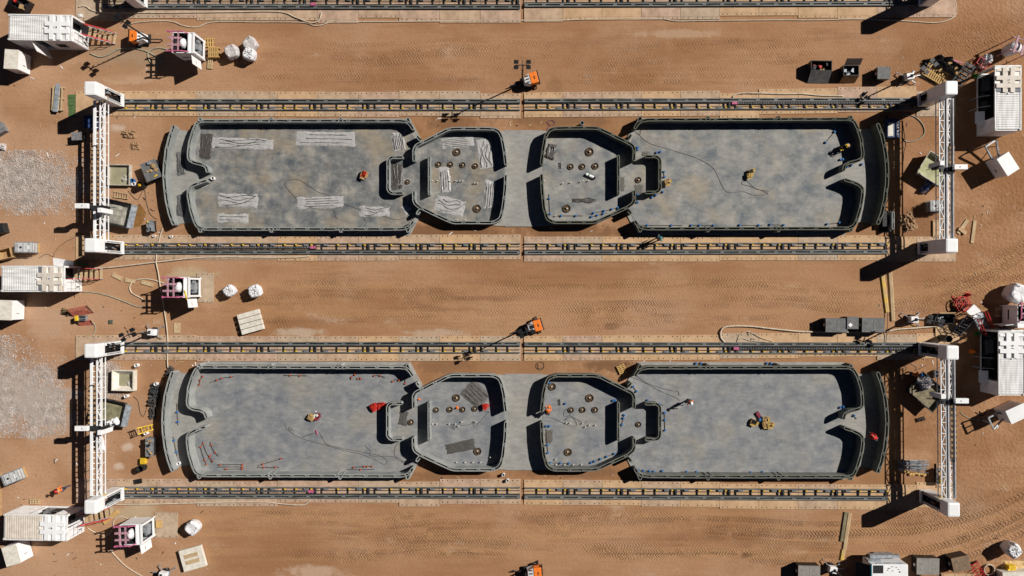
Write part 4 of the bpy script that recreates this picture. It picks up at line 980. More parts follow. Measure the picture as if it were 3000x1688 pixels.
def lump(name,label,cat,loc,sx,sy,h,m,seed,rz=0,group=None,rough=.35):
    def f(u,v):
        x=(u-.5)*2; y=(v-.5)*2; e=max(0,1-max(abs(x)**3,abs(y)**3)); wx=1+.25*noise.noise(Vector((x*2,y*2,seed+7))); 
        return (x*sx/2*wx,y*sy/2*(1+.25*noise.noise(Vector((x*2,y*2,seed+3)))),max(0.003,h*(e**.5)*(.65+rough*noise.noise(Vector((x*3,y*3,seed)))*1.6+.2*noise.noise(Vector((x*8,y*8,seed))))) if e>0.001 else 0.002)
    o=MB().grid(f,22,18).build(name,m,None,(loc[0],loc[1],loc[2] if len(loc)>2 else 0),rz,smooth=False)
    return tag(o,label,cat,group)
def pallet(label,loc,rz,sx=1.15,sy=1.15,m=None,n=6,h=.16):
    t=thing('wooden_pallet',label,'pallet',loc,rz,'wooden pallets'); m=m or WOOD; b=MB()
    for i in range(n): b.box(-sx/2+sx/n*(i+.5),0,h-.03,sx/n*.58,sy,.03)
    b.build('deck_board',m,t); c=MB()
    for y in (-.45,0,.45): c.box(0,y*sy,.02,sx,.09,h-.05)
    c.build('stringer',m,t); return t
def plank(label,p0,p1,wd,m,z=.0,th=.05,name='plank',cat='plank',group=None):
    a=Vector((p0[0],p0[1],0)); d=Vector((p1[0]-p0[0],p1[1]-p0[1],0))
    o=MB().box(d.length/2,0,0,d.length,wd,th).build(name,m,None,(a.x,a.y,z),math.atan2(d.y,d.x)); return tag(o,label,cat,group)
def trolley(label,loc,rz,sx,sy,h,m,seed,items=6):
    t=thing('work_cart',label,'work cart',loc,rz,'tool carts'); MB().box(0,0,h-.12,sx,sy,.12).build('top',m,t)
    l=MB()
    for x in (-1,1):
        for y in (-1,1): l.box(x*(sx/2-.08),y*(sy/2-.08),.08,.06,.06,h-.2)
    l.box(0,0,.25,sx-.1,sy-.1,.05); l.build('frame',DARK,t)
    rnd=random.Random(seed); c=MB()
    for i in range(items):
        c.box(rnd.uniform(-.35,.35)*sx,rnd.uniform(-.38,.38)*sy,h,rnd.uniform(.12,.35),rnd.uniform(.1,.3),rnd.uniform(.05,.22),rnd.random()*3,mi=rnd.randrange(5))
    c.build('tools',[YEL,STEEL,DARK,CARD,STEEL],t); return t
# ------------------------------------------------------------ people
def person(label,loc,rz,pose,vest,head,hat=True,shirt=None):
    t=thing('person',label,'person',loc,rz,None)
    lean=0.0
    if pose=='stand': hip=.93; tz=[(0,0,.93),(0.0,0,1.15),(.01,0,1.38),(.02,0,1.50),(.05,0,1.62),(.06,0,1.74)]; hands=((.22,.30,.86),(.26,-.30,.90)); knee=((.04,.11,.50),(.02,-.11,.50)); foot=((-.02,.13,.08),(.0,-.13,.08))
    elif pose=='bend': hip=.86; tz=[(-.1,0,.86),(.08,0,1.05),(.28,0,1.16),(.40,0,1.20),(.52,0,1.22),(.64,0,1.24)]; hands=((.62,.20,.62),(.60,-.22,.60)); knee=((.06,.12,.47),(.04,-.12,.47)); foot=((-.06,.14,.08),(-.02,-.14,.08))
    elif pose=='stride': hip=.90; tz=[(0,0,.90),(.03,0,1.12),(.07,0,1.35),(.09,0,1.47),(.13,0,1.59),(.16,0,1.71)]; hands=((.36,.28,.98),(-.12,-.32,.88)); knee=((.20,.10,.50),(-.04,-.10,.50)); foot=((.22,.12,.08),(-.32,-.12,.12))
    else: hip=.42; tz=[(0,0,.42),(.08,0,.62),(.18,0,.83),(.24,0,.94),(.33,0,1.04),(.40,0,1.13)]; hands=((.50,.22,.48),(.52,-.22,.42)); knee=((.42,.18,.50),(.42,-.20,.48)); foot=((.12,.18,.08),(.14,-.2,.08))
    V=[];E=[];Rd=[]
    def a(p,r,par=None):
        V.append(p); Rd.append(r); 
        if par is not None: E.append((par,len(V)-1))
        return len(V)-1
    sp=[a(tz[0],.125)]; sp.append(a(tz[1],.115,sp[0])); sp.append(a(tz[2],.135,sp[1])); sp.append(a(tz[3],.058,sp[2])); sp.append(a(tz[4],.088,sp[3])); sp.append(a(tz[5],.085,sp[4]))
    nose=a((tz[4][0]+.105,0,tz[4][2]+.02),.018,sp[4])
    limbs={}
    for i,s in enumerate((1,-1)):
        sh=Vector(tz[2])+Vector((0,s*.19,.06)); hd=Vector(hands[i]); el=(sh+hd)/2+Vector((-.05,s*.06,0))
        q0=a(tuple(sh),.062,sp[2]); q1=a(tuple(el),.045,q0); q2=a(tuple(hd),.034,q1)
        dirn=(hd-el).normalized(); pm=a(tuple(hd+dirn*.06),.036,q2)
        side=Vector((0,1,0)).cross(dirn); side=side.normalized() if side.length>.1 else Vector((1,0,0))
        for k,ln in enumerate((.085,.10,.095,.075)):
            b0=hd+dirn*.09+side*((k-1.5)*.021); f0=a(tuple(b0),.011,pm); f1=a(tuple(b0+dirn*ln*.55+Vector((0,-s*.01,0))),.009,f0); a(tuple(b0+dirn*ln+Vector((0,-s*.03,0))),.008,f1)
        th=a(tuple(hd+dirn*.04+side*-.045),.012,pm); a(tuple(hd+dirn*.09+side*-.07),.010,th)
        hp=Vector(tz[0])+Vector((0,s*.10,-.05)); l0=a(tuple(hp),.092,sp[0]); l1=a(knee[i],.062,l0); l2=a(foot[i],.045,l1); a((foot[i][0]+.17,foot[i][1],max(.045,foot[i][2]-.03)),.042,l2)
        limbs[s]=(hp,Vector(knee[i]),Vector(foot[i]),sh,el,hd)
    def skin(name,V,E,Rd,m,par,root=0):
        me=bpy.data.meshes.new(name); me.from_pydata(V,E,[]); o=bpy.data.objects.new(name,me); COL.objects.link(o)
        md=o.modifiers.new('s','SKIN'); 
        for i,r in enumerate(Rd): me.skin_vertices[0].data[i].radius=(r,r)
        me.skin_vertices[0].data[root].use_root=True
        sb=o.modifiers.new('u','SUBSURF'); sb.levels=1; sb.render_levels=1
        dg=bpy.context.evaluated_depsgraph_get(); me2=bpy.data.meshes.new_from_object(o.evaluated_get(dg)); o.modifiers.clear(); o.data=me2
        me2.materials.clear(); me2.materials.append(m)
        for p in me2.polygons: p.use_smooth=True
        o.parent=par; return o
    body=skin('body',V,E,Rd,SKIN,t)
    tv=[tz[0],tz[1],tz[2],tuple(Vector(tz[2])*.4+Vector(tz[3])*.6)]
    sv=list(tv); se=[(0,1),(1,2),(2,3)]; sr=[.15,.145,.165,.085]
    for s in (1,-1):
        n=len(sv); sv+=[tuple(limbs[s][3]),tuple(limbs[s][4]),tuple(limbs[s][5]*.85+limbs[s][4]*.15)]; se+=[(2,n),(n,n+1),(n+1,n+2)]; sr+=[.085,.065,.052]
    skin('shirt',sv,se,sr,shirt or vest,t)
    pv=[tz[0]]; pe=[]; pr=[.155]
    for s in (1,-1):
        n=len(pv); pv+=[tuple(limbs[s][0]),tuple(limbs[s][1]),tuple(limbs[s][2]+Vector((0,0,.05)))]; pe+=[(0,n),(n,n+1),(n+1,n+2)]; pr+=[.115,.085,.07]
    skin('trousers',pv,pe,pr,DENIM,t)
    for i in (0,1):
        f=Vector(foot[i]); MB().box(f.x+.07,f.y,max(0,f.z-.08),.30,.11,.12).build('boot',DARK,t,bevel=.02)
    if vest is not None and vest is not shirt:
        skin('vest',tv[:3],[(0,1),(1,2)],[.165,.162,.185],vest,t)
        bd=MB(); c=Vector(tz[1]); bd.ring(c.x,c.y,c.z+.02,c.z+.07,.185,.16,16); bd.build('reflective_band',REFL,t)
    hc=Vector(tz[4]); hc2=Vector(tz[5])
    def dome(u,v):
        al=6.2832*u; e=1.5708*v; r=.125; return (hc.x*.5+hc2.x*.5+r*1.12*math.cos(al)*math.cos(e),r*math.sin(al)*math.cos(e),(hc.z+hc2.z)/2+.02+.135*math.sin(e))
    h=MB().grid(dome,16,6)
    if hat: h.ring(hc.x*.5+hc2.x*.5+.03,0,(hc.z+hc2.z)/2+.01,(hc.z+hc2.z)/2+.03,.165,.11,16)
    h.build('hard_hat' if hat else 'hair',head,t,smooth=True)
    e=MB()
    for s in (-1,1): e.cyl(hc.x+.085,s*.035,hc.z+.03,hc.z+.05,.012,6)
    e.build('eyes',BLACK,t)
    return t
# ------------------------------------------------------------ containers, stairs, cabinets, mixers
container("white container with an open side door, nearest the orange light tower leaning by its steps",Z(0,0,403,277,2.9),R(-1.2),0,'side',1)
container("white container with rust-stained roof hatch panels, cut off by the photo's side edge",W(96,817,2.9),0,1,'',2)
container("cream-roofed container whose raised flaps show machinery inside, lowest of the three on its side",W(103.4,1545.6,2.9),R(-0.8),2,'north',3)
container("white container with dark awnings behind the junk-laden pallet",W(2953.5,287,2.9),R(90),1,'west',4)
container("white container with dark awnings below the red steel stairs",W(2964,1064,2.9),R(90),0,'west',5)
stairs("wooden steps with red rails at the open end of the topmost white container",Z(0,0,885,322,1.0),R(-10))
stairs("wooden steps with pink-red rails at the end of the rust-stained container",Z(1,0,745,1305,1.0),0)
stairs("wooden steps with red rails half under the gantry cowl by the cream-roofed container",Z(3,0,850,862,1.0),R(8))
stairs("dark rung stairs between the junk-laden pallet and the container",Z(0,3,2050,640,1.2),R(-120),7,1.2,2.2,0.9,DARK,0)
stairs("red and silver stairs climbing to the white landing",Z(2,3,2110,275,1.6),R(-45),8,1.6,2.3,1.0,RED,2)
stairs("dark stairs with yellow treads beside the red and silver stairs",Z(2,3,2050,290,1.4),R(-115),7,1.4,2.0,0.8,DARK,1)
cabinet("white cabinet half in shade below the topmost white container",Z(0,0,115,597,2.0),R(-4),1.28,1.8,2.0)
cabinet("white cabinet in front of the rust-stained container",Z(2,0,42,222,2.0),R(-2),1.45,1.85,2.0)
cabinet("white cabinet turned askew below the cream-roofed container",W(33.4,1627,2.0),R(16),1.4,1.85,2.0)
cabinet("white boxy cabinet with a grey boom frame beside the green sludge skip's printer",Z(1,3,2414,201,2.0),R(-57),1.85,1.27,2.0,True)
cabinet("white boxy cabinet with a grey boom frame below the container by the red stairs",Z(2,3,2510,1262,2.0),R(25),1.85,1.3,2.0,True)
mixer("mortar mixer with open white hatch beside the yellow pallets",W(537,125,2.8),R(-1),41)
mixer("mortar mixer with a yellow grip beside two white bags and a dusty mat",W(524,842,2.8),0,42,True)
mixer("mortar mixer standing on the grey dusty mat, below the lowest track",W(384,1567,2.8),R(2),43)
t=thing('bulk_bag',"tall white bulk bag slung in a dusty pink frame at the photo edge",'bulk bag',W(2982,135,2.0),R(-17),'bulk bags')
MB().grid(lambda u,v:((.58*(.9+.15*math.sin(3.1*v))+.05*noise.noise(Vector((5*u,4*v,2))))*math.cos(6.2832*u)*(1 if v<.85 else math.sqrt(max(0,1-((v-.85)/.15)**2))),(.58*(.9+.15*math.sin(3.1*v)))*math.sin(6.2832*u)*(1 if v<.85 else math.sqrt(max(0,1-((v-.85)/.15)**2))),.3+1.7*v),26,14).build('bag',BAGW,t,smooth=True)
q=MB()
for y in (-.62,.62): q.bar((-.75,y,2.2),(.9,y,2.2),.09); q.bar((-.7,y,.05),(-.7,y,2.2),.07); q.bar((.85,y,.05),(.85,y,2.2),.07)
for x in (-.35,.4): q.box(x,0,2.2,.18,1.7,.10)
q.build('lifting_frame',PINKF,t)
mixer("mortar mixer cut off by the photo edge beside the red steel stairs",W(3012,928,2.8),R(-90),45)
bulk_bag("grey-white slumped bulk bag, the one standing apart beside the slatted pallet",Z(0,0,2330,520,0.8),0.62,1.0,1,True,False)
bulk_bag("white tied bulk bag in front of the crumpled grey one",Z(0,0,2500,540,1.0),0.55,1.1,2)
bulk_bag("crumpled grey bulk bag behind the white tied one",Z(0,0,2515,440,0.8),0.62,1.0,3,True,False)
bulk_bag("small white bulk bag with greenish edge, closest to the mixer with the yellow grip",W(671,852,0.9),0.52,1.0,4)
bulk_bag("plump white bulk bag above the white panel stack with three grooves",W(746,853,0.9),0.58,1.05,5)
bulk_bag("lone white bulk bag on the tread-marked sand near the dusty grey mat",Z(3,0,1935,965,0.9),0.62,1.1,6,False,False)
bulk_bag("large white bulk bag above the yellow tarpaulin by the red stairs",Z(2,3,2510,55,1.2),0.85,1.6,7,False,False)
bulk_bag("white bulk bag with a star-tied neck near the coiled hose",Z(3,3,2470,1190,1.2),0.62,1.45,8)
bulk_bag("crinkled white sack beside the red-framed cart",Z(0,3,2215,590,0.6),0.42,0.7,9)
light_tower("orange and white light tower with its lamps over the hose, next to the red-railed steps",Z(0,0,1412,378,0.8),R(178),0,5.4,R(-38))
light_tower("orange and white light tower on bare sand above the upper tracks' gap",Z(0,2,168,806,0.8),R(14),0,6.3,0)
light_tower("orange and white light tower on bare sand above the lower tracks' gap",Z(2,2,208,390,0.8),R(17),0,5.6,R(20))
light_tower("orange and white light tower cut off by the bottom edge",Z(3,2,205,1408,0.8),R(4),0,5.6,R(10))
light_tower("small white light tower between the square grey lid and the junk-laden pallet",Z(0,3,1425,770,0.8),R(8),1,4.0,R(40))
light_tower("small white light tower beside the tan board and beige hose",Z(2,0,1525,445,0.8),R(175),1,5.0,R(25))
light_tower("small white light tower beside the black open tool box",Z(2,3,1468,318,0.8),R(2),1,4.3,R(-20))
light_tower("small white light tower between the grey crate and the white generator truck",Z(3,3,652,1385,0.8),R(-10),1,4.3,R(35))
light_tower("small white light tower cut off by the bottom edge near the stained panel stack",Z(3,0,1640,1440,0.8),R(170),1,4.0,0)
crate("open black crate holding cardboard and a red packet",Z(0,3,540,660,1.0),R(-1),2.0,0.98,1.0,CRATE,0,1)
crate("open black crate with its brown lid propped up",Z(0,3,838,708,1.0),R(0),1.5,1.0,1.0,CRATE,2,2)
crate("square crate with a plain grey lid beside the propped-open one",Z(0,3,1163,735,0.9),R(-1),1.18,1.12,0.9,CRATE,1,3,1)
crate("long crate with a two-panel dark grey lid next to the white square sheet",Z(2,3,688,374,1.0),R(-1),2.05,1.28,1.0,CRATE,1,4)
crate("single-panel grey crate carrying the white square sheet",Z(2,3,851,350,1.1),R(-1),1.06,1.12,1.1,CRATE,1,5,1)
crate("two-panel dark grey crate beside the yellow cable ramps",Z(2,3,1056,372,1.0),R(-1),2.1,1.32,1.0,CRATE,1,6)
crate("pale grey two-panel crate left of the small white light tower at the bottom edge",Z(3,3,412,1412,1.1),R(-1),2.05,1.25,1.1,CRATEL,1,7)
crate("pale grey two-panel crate between the white generator truck and the brown box",Z(3,3,1606,1350,1.1),R(-1),2.1,1.5,1.1,CRATEL,1,8)
crate("brown box turned askew near the red mesh at the bottom edge",Z(3,3,1940,1325,1.3),R(12),1.65,1.35,1.3,mat("brown_lid2",(0.20,0.135,0.085),0.7),1,9,1)
crate("white-sided open bin of scrap in the photo's corner",Z(0,0,185,22,0.9),R(-28),1.9,1.15,0.9,CRATE,0,10)
crate("open cardboard crate with yellow tools beside the caged tote at the photo edge",Z(1,0,40,1105,0.8),R(14),1.35,1.0,0.8,CARD,'card',11)
o=MB().box(0,0,0,.32,.32,.015).build('paper_sheet',WHITE,None,(*Z(2,3,828,372,1.17),1.19),R(42)); tag(o,"white square sheet lying on the grey crate lid","sheet")
# ------------------------------------------------------------ skips, tubs, totes, tables
skip("dark skip heaped with pale wet mortar beside the ladder on the earth",Z(1,0,1145,690,0.9),R(-13),3.1,2.35,1.0,SLUDGE,None,31)
skip("dark skip of olive sludge next to the black tarpaulins",Z(2,0,1095,1245,0.9),R(-13),2.95,2.25,1.0,mat("olive_sludge",(0.30,0.27,0.17),0.5,col2=(0.16,0.15,0.09),scale=1.8,bump=0.3),None,33)
skip("skip of light green sludge with a blue and white sack on its rim",Z(1,3,1690,258,0.9),R(-32),2.9,2.4,1.0,SLUDGEG,CONCT,32)
skip("skip heaped with crumpled silver plastic",W(2716,1148,0.9),R(-40),3.2,2.4,1.0,mat("brown_sludge",(0.26,0.22,0.14),0.8,col2=(0.13,0.11,0.07),scale=2,bump=0.4),DARK,34)
lump('plastic_bag',"crumpled silver plastic piled in the skip","plastic bag",(*W(2713,1122,0.9),0.55),1.25,1.3,0.75,mat("silver_plastic",(0.78,0.76,0.78),0.2,0.0,col2=(0.40,0.38,0.40),scale=7,spec=.8),4,.6,rough=.8)
lump('sack',"blue and white sack slumped over the rim of the green sludge skip","sack",(*Z(1,3,1610,420,0.5),0.05),0.55,1.5,0.85,mat("blue_white_sack",(0.62,0.62,0.68),0.5,col2=(0.05,0.10,0.28),scale=2.2,thr=(0.45,0.55)),8,R(-35))
lump('sheet_bundle',"white sheeting bundled over the rim of the olive sludge skip","sheeting",(*Z(2,0,1125,1360,0.9),0.75),1.35,0.75,0.4,BAGW,9,R(25))
lump('sheet_bundle',"white sheeting bundled on the earth behind the truss of the black tarpaulins' printer","sheeting",Z(3,0,1000,125,0.2),0.75,1.35,0.6,BAGW,19,R(10))
def tub(label,loc,rz,sx,sy,h,fl,seed):
    t=thing('washout_tub',label,'washout tub',loc,rz,'square washout tubs'); b=MB(); T=[(-sx/2,-sy/2),(sx/2,-sy/2),(sx/2,sy/2),(-sx/2,sy/2)]; k=1-fl/sx
    I=[(x*.93,y*.93) for x,y in T]; J=[(x*k,y*k) for x,y in T]
    for i in range(4):
        j=(i+1)%4
        b.add([(T[i][0],T[i][1],0),(T[j][0],T[j][1],0),(T[j][0],T[j][1],h),(T[i][0],T[i][1],h),(I[i][0],I[i][1],h),(I[j][0],I[j][1],h),(J[j][0],J[j][1],.08),(J[i][0],J[i][1],.08)],[(0,1,2,3),(3,2,5,4),(4,5,6,7)])
    b.build('basin',CONCT if fl<.5 else OFFW,t)
    MB().prism([(x*1.02,y*1.02) for x,y in J],.02,.14).build('water',mat("murky_water",(0.33,0.30,0.20),0.35,col2=(0.27,0.25,0.17),scale=1.3,spec=.5),t)
    l=MB().grid(lambda u,v:((u-.5)*.8+sx*.2,(v-.5)*.9-sy*.18,.10+.22*max(0,1-((u-.5)**2+(v-.5)**2)*4.2)*(.7+noise.noise(Vector((u*4,v*4,seed))))),10,10); l.build('mortar_lump',SLUDGE,t)
    return t
tub("shallow square tub of murky water with a dark mortar heap",Z(1,0,1190,310,0.5),R(-1),2.2,2.05,0.5,0.25,1)
tub("deep square tub with pale sloping sides",Z(2,0,1232,932,0.7),R(-1),2.15,2.0,0.7,0.95,2)
tote("caged white water tote beside the cardboard crate",Z(1,0,235,1040,1.1),R(0))
tote("caged white water tote tilted askew above the cream-roofed container",Z(3,0,105,460,1.1),R(22),1.7,1.1)
tote("caged white water tote half under the truss of the green sludge printer",Z(1,3,1715,620,1.1),R(2),1.5,1.0)
slab_block("white panel stack with three grooves below the bulk bags",W(733,943.5,0.55),R(15.5),2.2,2.05,0.55,4)
slab_block("stained panel stack with two battens near the bottom edge",Z(3,0,1932,1276,0.55),R(15.5),2.25,2.15,0.5,1)
trolley("black work table with yellow tools beside the blue bucket",Z(1,0,1518,268,0.9),R(22),1.55,1.85,0.95,CRATE,51,9)
trolley("small grey tool cart with a yellow box below the mortar-heaped skip",Z(1,0,1510,825,0.8),R(5),0.75,1.1,0.8,GREYP,52,6)
trolley("long grey tool cart below the yellow ladder",Z(3,0,1505,150,0.8),R(0),0.78,1.85,0.85,GREYP,53,9)
trolley("grey tool trolley on the tan mat near the rebar pile",Z(3,3,1735,445,0.7),R(0),0.75,1.5,0.7,GREYP,54,8)
o=MB().box(0,0,0,.45,.55,.4); o.box(0,0,.4,.5,.6,.05); o=o.build('tool_box',YEL,None,Z(3,0,1447,287,.2)); tag(o,"yellow tool box below the long grey tool cart","tool box")
o=MB().box(0,0,0,.65,.42,.22); o.box(0,0,.22,.3,.06,.05); o=o.build('tool_case',BLACK,None,(*Z(3,0,1392,495,.2),.09),R(8)); tag(o,"small black case on the mats near the open black barrel","case")
def barrel(label,loc,m,r,h,openb):
    t=thing('barrel',label,'barrel',loc,0); b=MB().ring(0,0,0,h,r,r*.93,20) if openb else MB().cyl(0,0,0,h,r,20)
    b.build('drum',m,t,smooth=False); q=MB()
    for z in (h*.33,h*.66,h-.03): q.ring(0,0,z,z+.04,r+.015,r-.01,20)
    q.build('hoop',m,t); 
    MB().cyl(0,0,.02,.05,r*.92,16).build('base',BLACK,t)
    return t
barrel("black barrel with yellow gloves beside the black work table",Z(1,0,1405,412,.8),BLACK,.33,.85,True)
o=lump('work_glove',"yellow gloves in the black barrel","gloves",(*Z(1,0,1395,412,.8),.5),.4,.3,.25,YEL,3)
barrel("open black barrel tipped by its own shadow below the long tool cart",Z(3,0,1405,372,.9),DARK,.32,.9,True)
barrel("tall black upright pipe section behind the printer cowl",Z(2,3,1822,512,1.6),DARK,.33,1.6,True)
pipe_cup("bright blue bucket beside the square murky tub",Z(1,0,1332,368,.3),0,.20,.38,BLUE)
pipe_cup("white bucket next to the bright blue one",Z(1,0,1342,402,.3),0,.19,.36)
pipe_cup("pale blue-white bucket at the mats' edge below the small tool cart",Z(1,0,1550,925,.2),0,.12,.3)
pipe_cup("white bucket on the mats' edge below the porch wall of the plastic-strewn house",Z(1,0,1722,930,.2),0,.13,.3)
pipe_cup("white bucket above the deep square tub",Z(2,0,1375,778,.3),0,.17,.5,WHITE)
pipe_cup("white bucket between the deep square tub and the olive skip",Z(2,0,1272,1088,.3),0,.16,.5,WHITE)
pipe_cup("white bucket at the head of the black tarpaulins",Z(2,0,1568,966,.3),0,.16,.45,WHITE)
pipe_cup("white bucket at the foot of the yellow ladder",Z(3,0,1470,12,.3),0,.16,.5,WHITE)
pipe_cup("white bucket on the porch of the house with orange-capped pipes",Z(3,0,1795,318,.4),0,.17,.5,WHITE)
pipe_cup("white bucket on bare earth, the upper of the pair below the pale kitchen wall",Z(3,1,2488,430,.3),0,.15,.45,WHITE)
pipe_cup("white bucket on the mat, the lower of the pair below the pale kitchen wall",Z(3,1,2530,487,.3),0,.16,.45,WHITE)
pipe_cup("white bucket standing on the floor by the porch door of the plastic-strewn house",(*Z(1,0,2140,345,.4),.11),0,.17,.4,WHITE)
pipe_cup("grey pipe ring, the upper of two by the silver plastic skip",Z(2,3,1690,845,.3),0,.22,.5,STEEL)
pipe_cup("grey pipe ring, the lower of two by the silver plastic skip",Z(2,3,1690,880,.3),0,.22,.5,STEEL)
pipe_cup("upright grey pipe at the wall top of the dark kitchen block",Z(0,2,705,1240,1.0),0,.19,1.2,STEEL)
# ------------------------------------------------------------ pallets, planks, ladders, odds and ends
pallet("yellow slatted pallet between the open mixer and the bulk bags",Z(0,0,2148,525,.5),0,1.05,1.0,WOOD,6,.55)
pallet("low yellow pallet with dust behind the slatted one",Z(0,0,2105,430,.1),R(2),0.95,0.85,WOOD,4)
pallet("broken yellow pallet end below the slatted pallet",Z(0,0,2115,645,.1),R(-4),0.55,0.9,WOODL,3)
pallet("long slatted pallet under the dark junk heap",Z(0,3,1690,745,.3),R(-30),2.3,1.35,WOOD,10,.3)
pallet("yellow-framed pallet carrying grey tubes beside the green turf strip",Z(0,0,575,990,.3),R(-3),1.15,2.4,WOODL,4,.3)
b=MB()
for k in range(5): b.tube([(-.25+k*.11,-1.35,.36),(-.12+k*.09,1.4,.36)],.045,6)
tag(b.build('pipe_bundle',STEEL,None,(*Z(0,0,565,985,.4),.0),R(-4)),"bundle of grey tubes on the yellow-framed pallet","pipes")
pallet("small wooden pallet on edge behind the cream-roofed container",Z(3,0,345,700,.2),R(0),1.0,.45,WOODL,4,.2)
lump('junk_heap',"dark junk heap of hoses and boxes on the long slatted pallet","junk heap",(*Z(0,3,1830,655,.5),.10),2.5,1.35,.75,mat("junk",(0.09,0.09,0.085),0.6,col2=(0.03,0.03,0.03),scale=5,bump=.5),21,R(-28),rough=1.0)
lump('junk_heap',"small dark hose heap at the end of the long slatted pallet","junk heap",Z(0,3,1615,620,.3),.8,.6,.45,DARK,24,rough=1.0)
for i,(x,y,a,lab) in enumerate(((1830,632,20,"tan carton on top of the dark junk heap"),(1893,690,60,"tan carton at the edge of the dark junk heap"),(1905,735,10,"tan carton beneath the edge of the dark junk heap"),(1760,695,30,"small tan carton beside the slats of the long pallet"))):
    q=MB().box(0,0,0,.34,.26,.2); q.box(0,0,.2,.36,.05,.01); tag(q.build('carton',CARD,None,(*Z(0,3,x,y,.9),.75 if i!=3 else .3),R(a)),lab,"carton")
plank("long dark beam leaning along the slatted pallet",Z(0,3,1525,755,.1),Z(0,3,1690,835,.1),.16,DARK,.02,.14,'beam','beam')
plank("magenta bar at the back of the junk heap",Z(0,3,1840,605,.5),Z(0,3,1955,635,.5),.09,PINK,.5,.08,'bar','bar')
ladder("wooden ladder lying beside the mortar-heaped skip",Z(1,0,1140,505,.1),R(-9),1.55,.55,WOODL,.1,.15,6)
ladder("yellow stepladder standing above the long grey tool cart",Z(2,0,1440,1420,.1),R(12),1.0,.6,YEL,1.3,.05,5)
ladder("dark ladder leg propped against the yellow stepladder",Z(2,0,1435,1415,.1),R(205),.7,.6,WOODL,1.3,.05,4)
plank("tan board lying beside the beige hose near the small white light tower",Z(2,0,1780,352,.05),Z(2,0,1780,455,.05),.62,WOODL,.0,.06,'board','board')
plank("yellow plank lying askew between the red steps and the lowest mixer",Z(3,0,1045,915,.1),Z(3,0,1185,800,.1),.42,WOOD,.0,.18,'plank','plank')
for (p,q,lab) in ((((1130,1310)),(1225,1360),"tan cable cover plank nearest the wooden steps, first of three in a row"),((1258,1365),(1355,1385),"tan cable cover plank in the middle of a row of three"),((1420,1385),(1540,1420),"tan cable cover plank nearest the mixer with the yellow grip")):
    plank(lab,Z(1,0,*p,.1),Z(1,0,*q,.1),.38,WOODL,0,.1,'cable_cover','cable cover','tan cable covers')
plank("loose plank upper of the pair lying crossed beside the printer foot",Z(1,3,1915,900,.1),Z(1,3,2010,765,.1),.34,WOODL,.0,.1)
plank("loose plank lower of the pair lying crossed beside the printer foot",Z(1,3,1920,845,.1),Z(1,3,1990,900,.1),.36,MATT[1],.1,.1)
plank("loose plank lying apart on the sand beside the crossed planks",Z(1,3,2085,770,.1),Z(1,3,2055,995,.1),.30,WOODL,.0,.1)
b=MB()
for i in range(6): b.box(0,-1.0+i*.36+(i%2)*.02,0,.75+.1*(i%3==0),.35,.03+.004*i)
tag(b.build('turf_strip',GREEN,None,(*Z(0,0,728,1055,0),0),R(3)),"strip of green turf lying at the end of the upper mats","turf strip")
b=MB().box(0,0,0,1.9,.08,.9); tag(b.build('green_hoarding',GREENP,None,Z(1,0,745,1197,.8),R(-10)),"green panel beside the rust-stained container's back edge","panel")
o=MB().box(0,0,0,2.0,.75,.05).build('white_awning',WHITE,None,(*Z(1,0,640,1198,1.2),1.2),R(-9)); o.rotation_euler=(R(20),0,R(-9)); tag(o,"white raised panel over the back edge of the rust-stained container","panel")
b=MB().box(0,0,0,1.0,.75,.7,top=.94); b.box(0,0,.7,1.02,.78,.05,mi=1); tag(b.build('tool_chest',[DARK,GREYP],None,Z(0,0,770,1370,.75),R(3)),"grey-lidded chest in the printer's shadow beside the gravel","chest")
b=MB().box(0,0,0,.8,1.2,1.1); b.box(0,0,1.1,.84,1.24,.04); tag(b.build('tool_chest',NAVY,None,Z(0,0,890,1225,1.1)),"navy cabinet in shadow behind the upper printer truss","chest")
t=thing('tool_chest',"navy and white chest beside the hose loop by the dark house's porch wall","chest",Z(0,3,1265,1290,.7)); MB().box(0,0,0,1.2,1.75,.7).build('body',NAVY,t); MB().box(-.3,-.1,.7,.5,1.3,.02).build('lid',OFFW,t)
q=MB(); 
for k in range(5): q.bar((.28,-.7+k*.3,.72),(.48,-.5+k*.3,.72),.06)
q.build('grille',OFFW,t)
t=thing('test_wall',"short test piece of printed double wall on a dark stand by the lower track",'test wall',Z(1,3,1225,770,.9)); b=MB(); shell(b,[Vector((.28,-.75)),Vector((.28,.0)),Vector((.28,.75))],1.0,.26,.2); b.build('wall_sample',[WALLP,BLACK],t); MB().box(-.05,0,0,1.2,2.0,.2).build('stand',DARK,t); MB().box(-.35,.1,.2,.45,1.3,.5).build('side_box',BLACK,t)
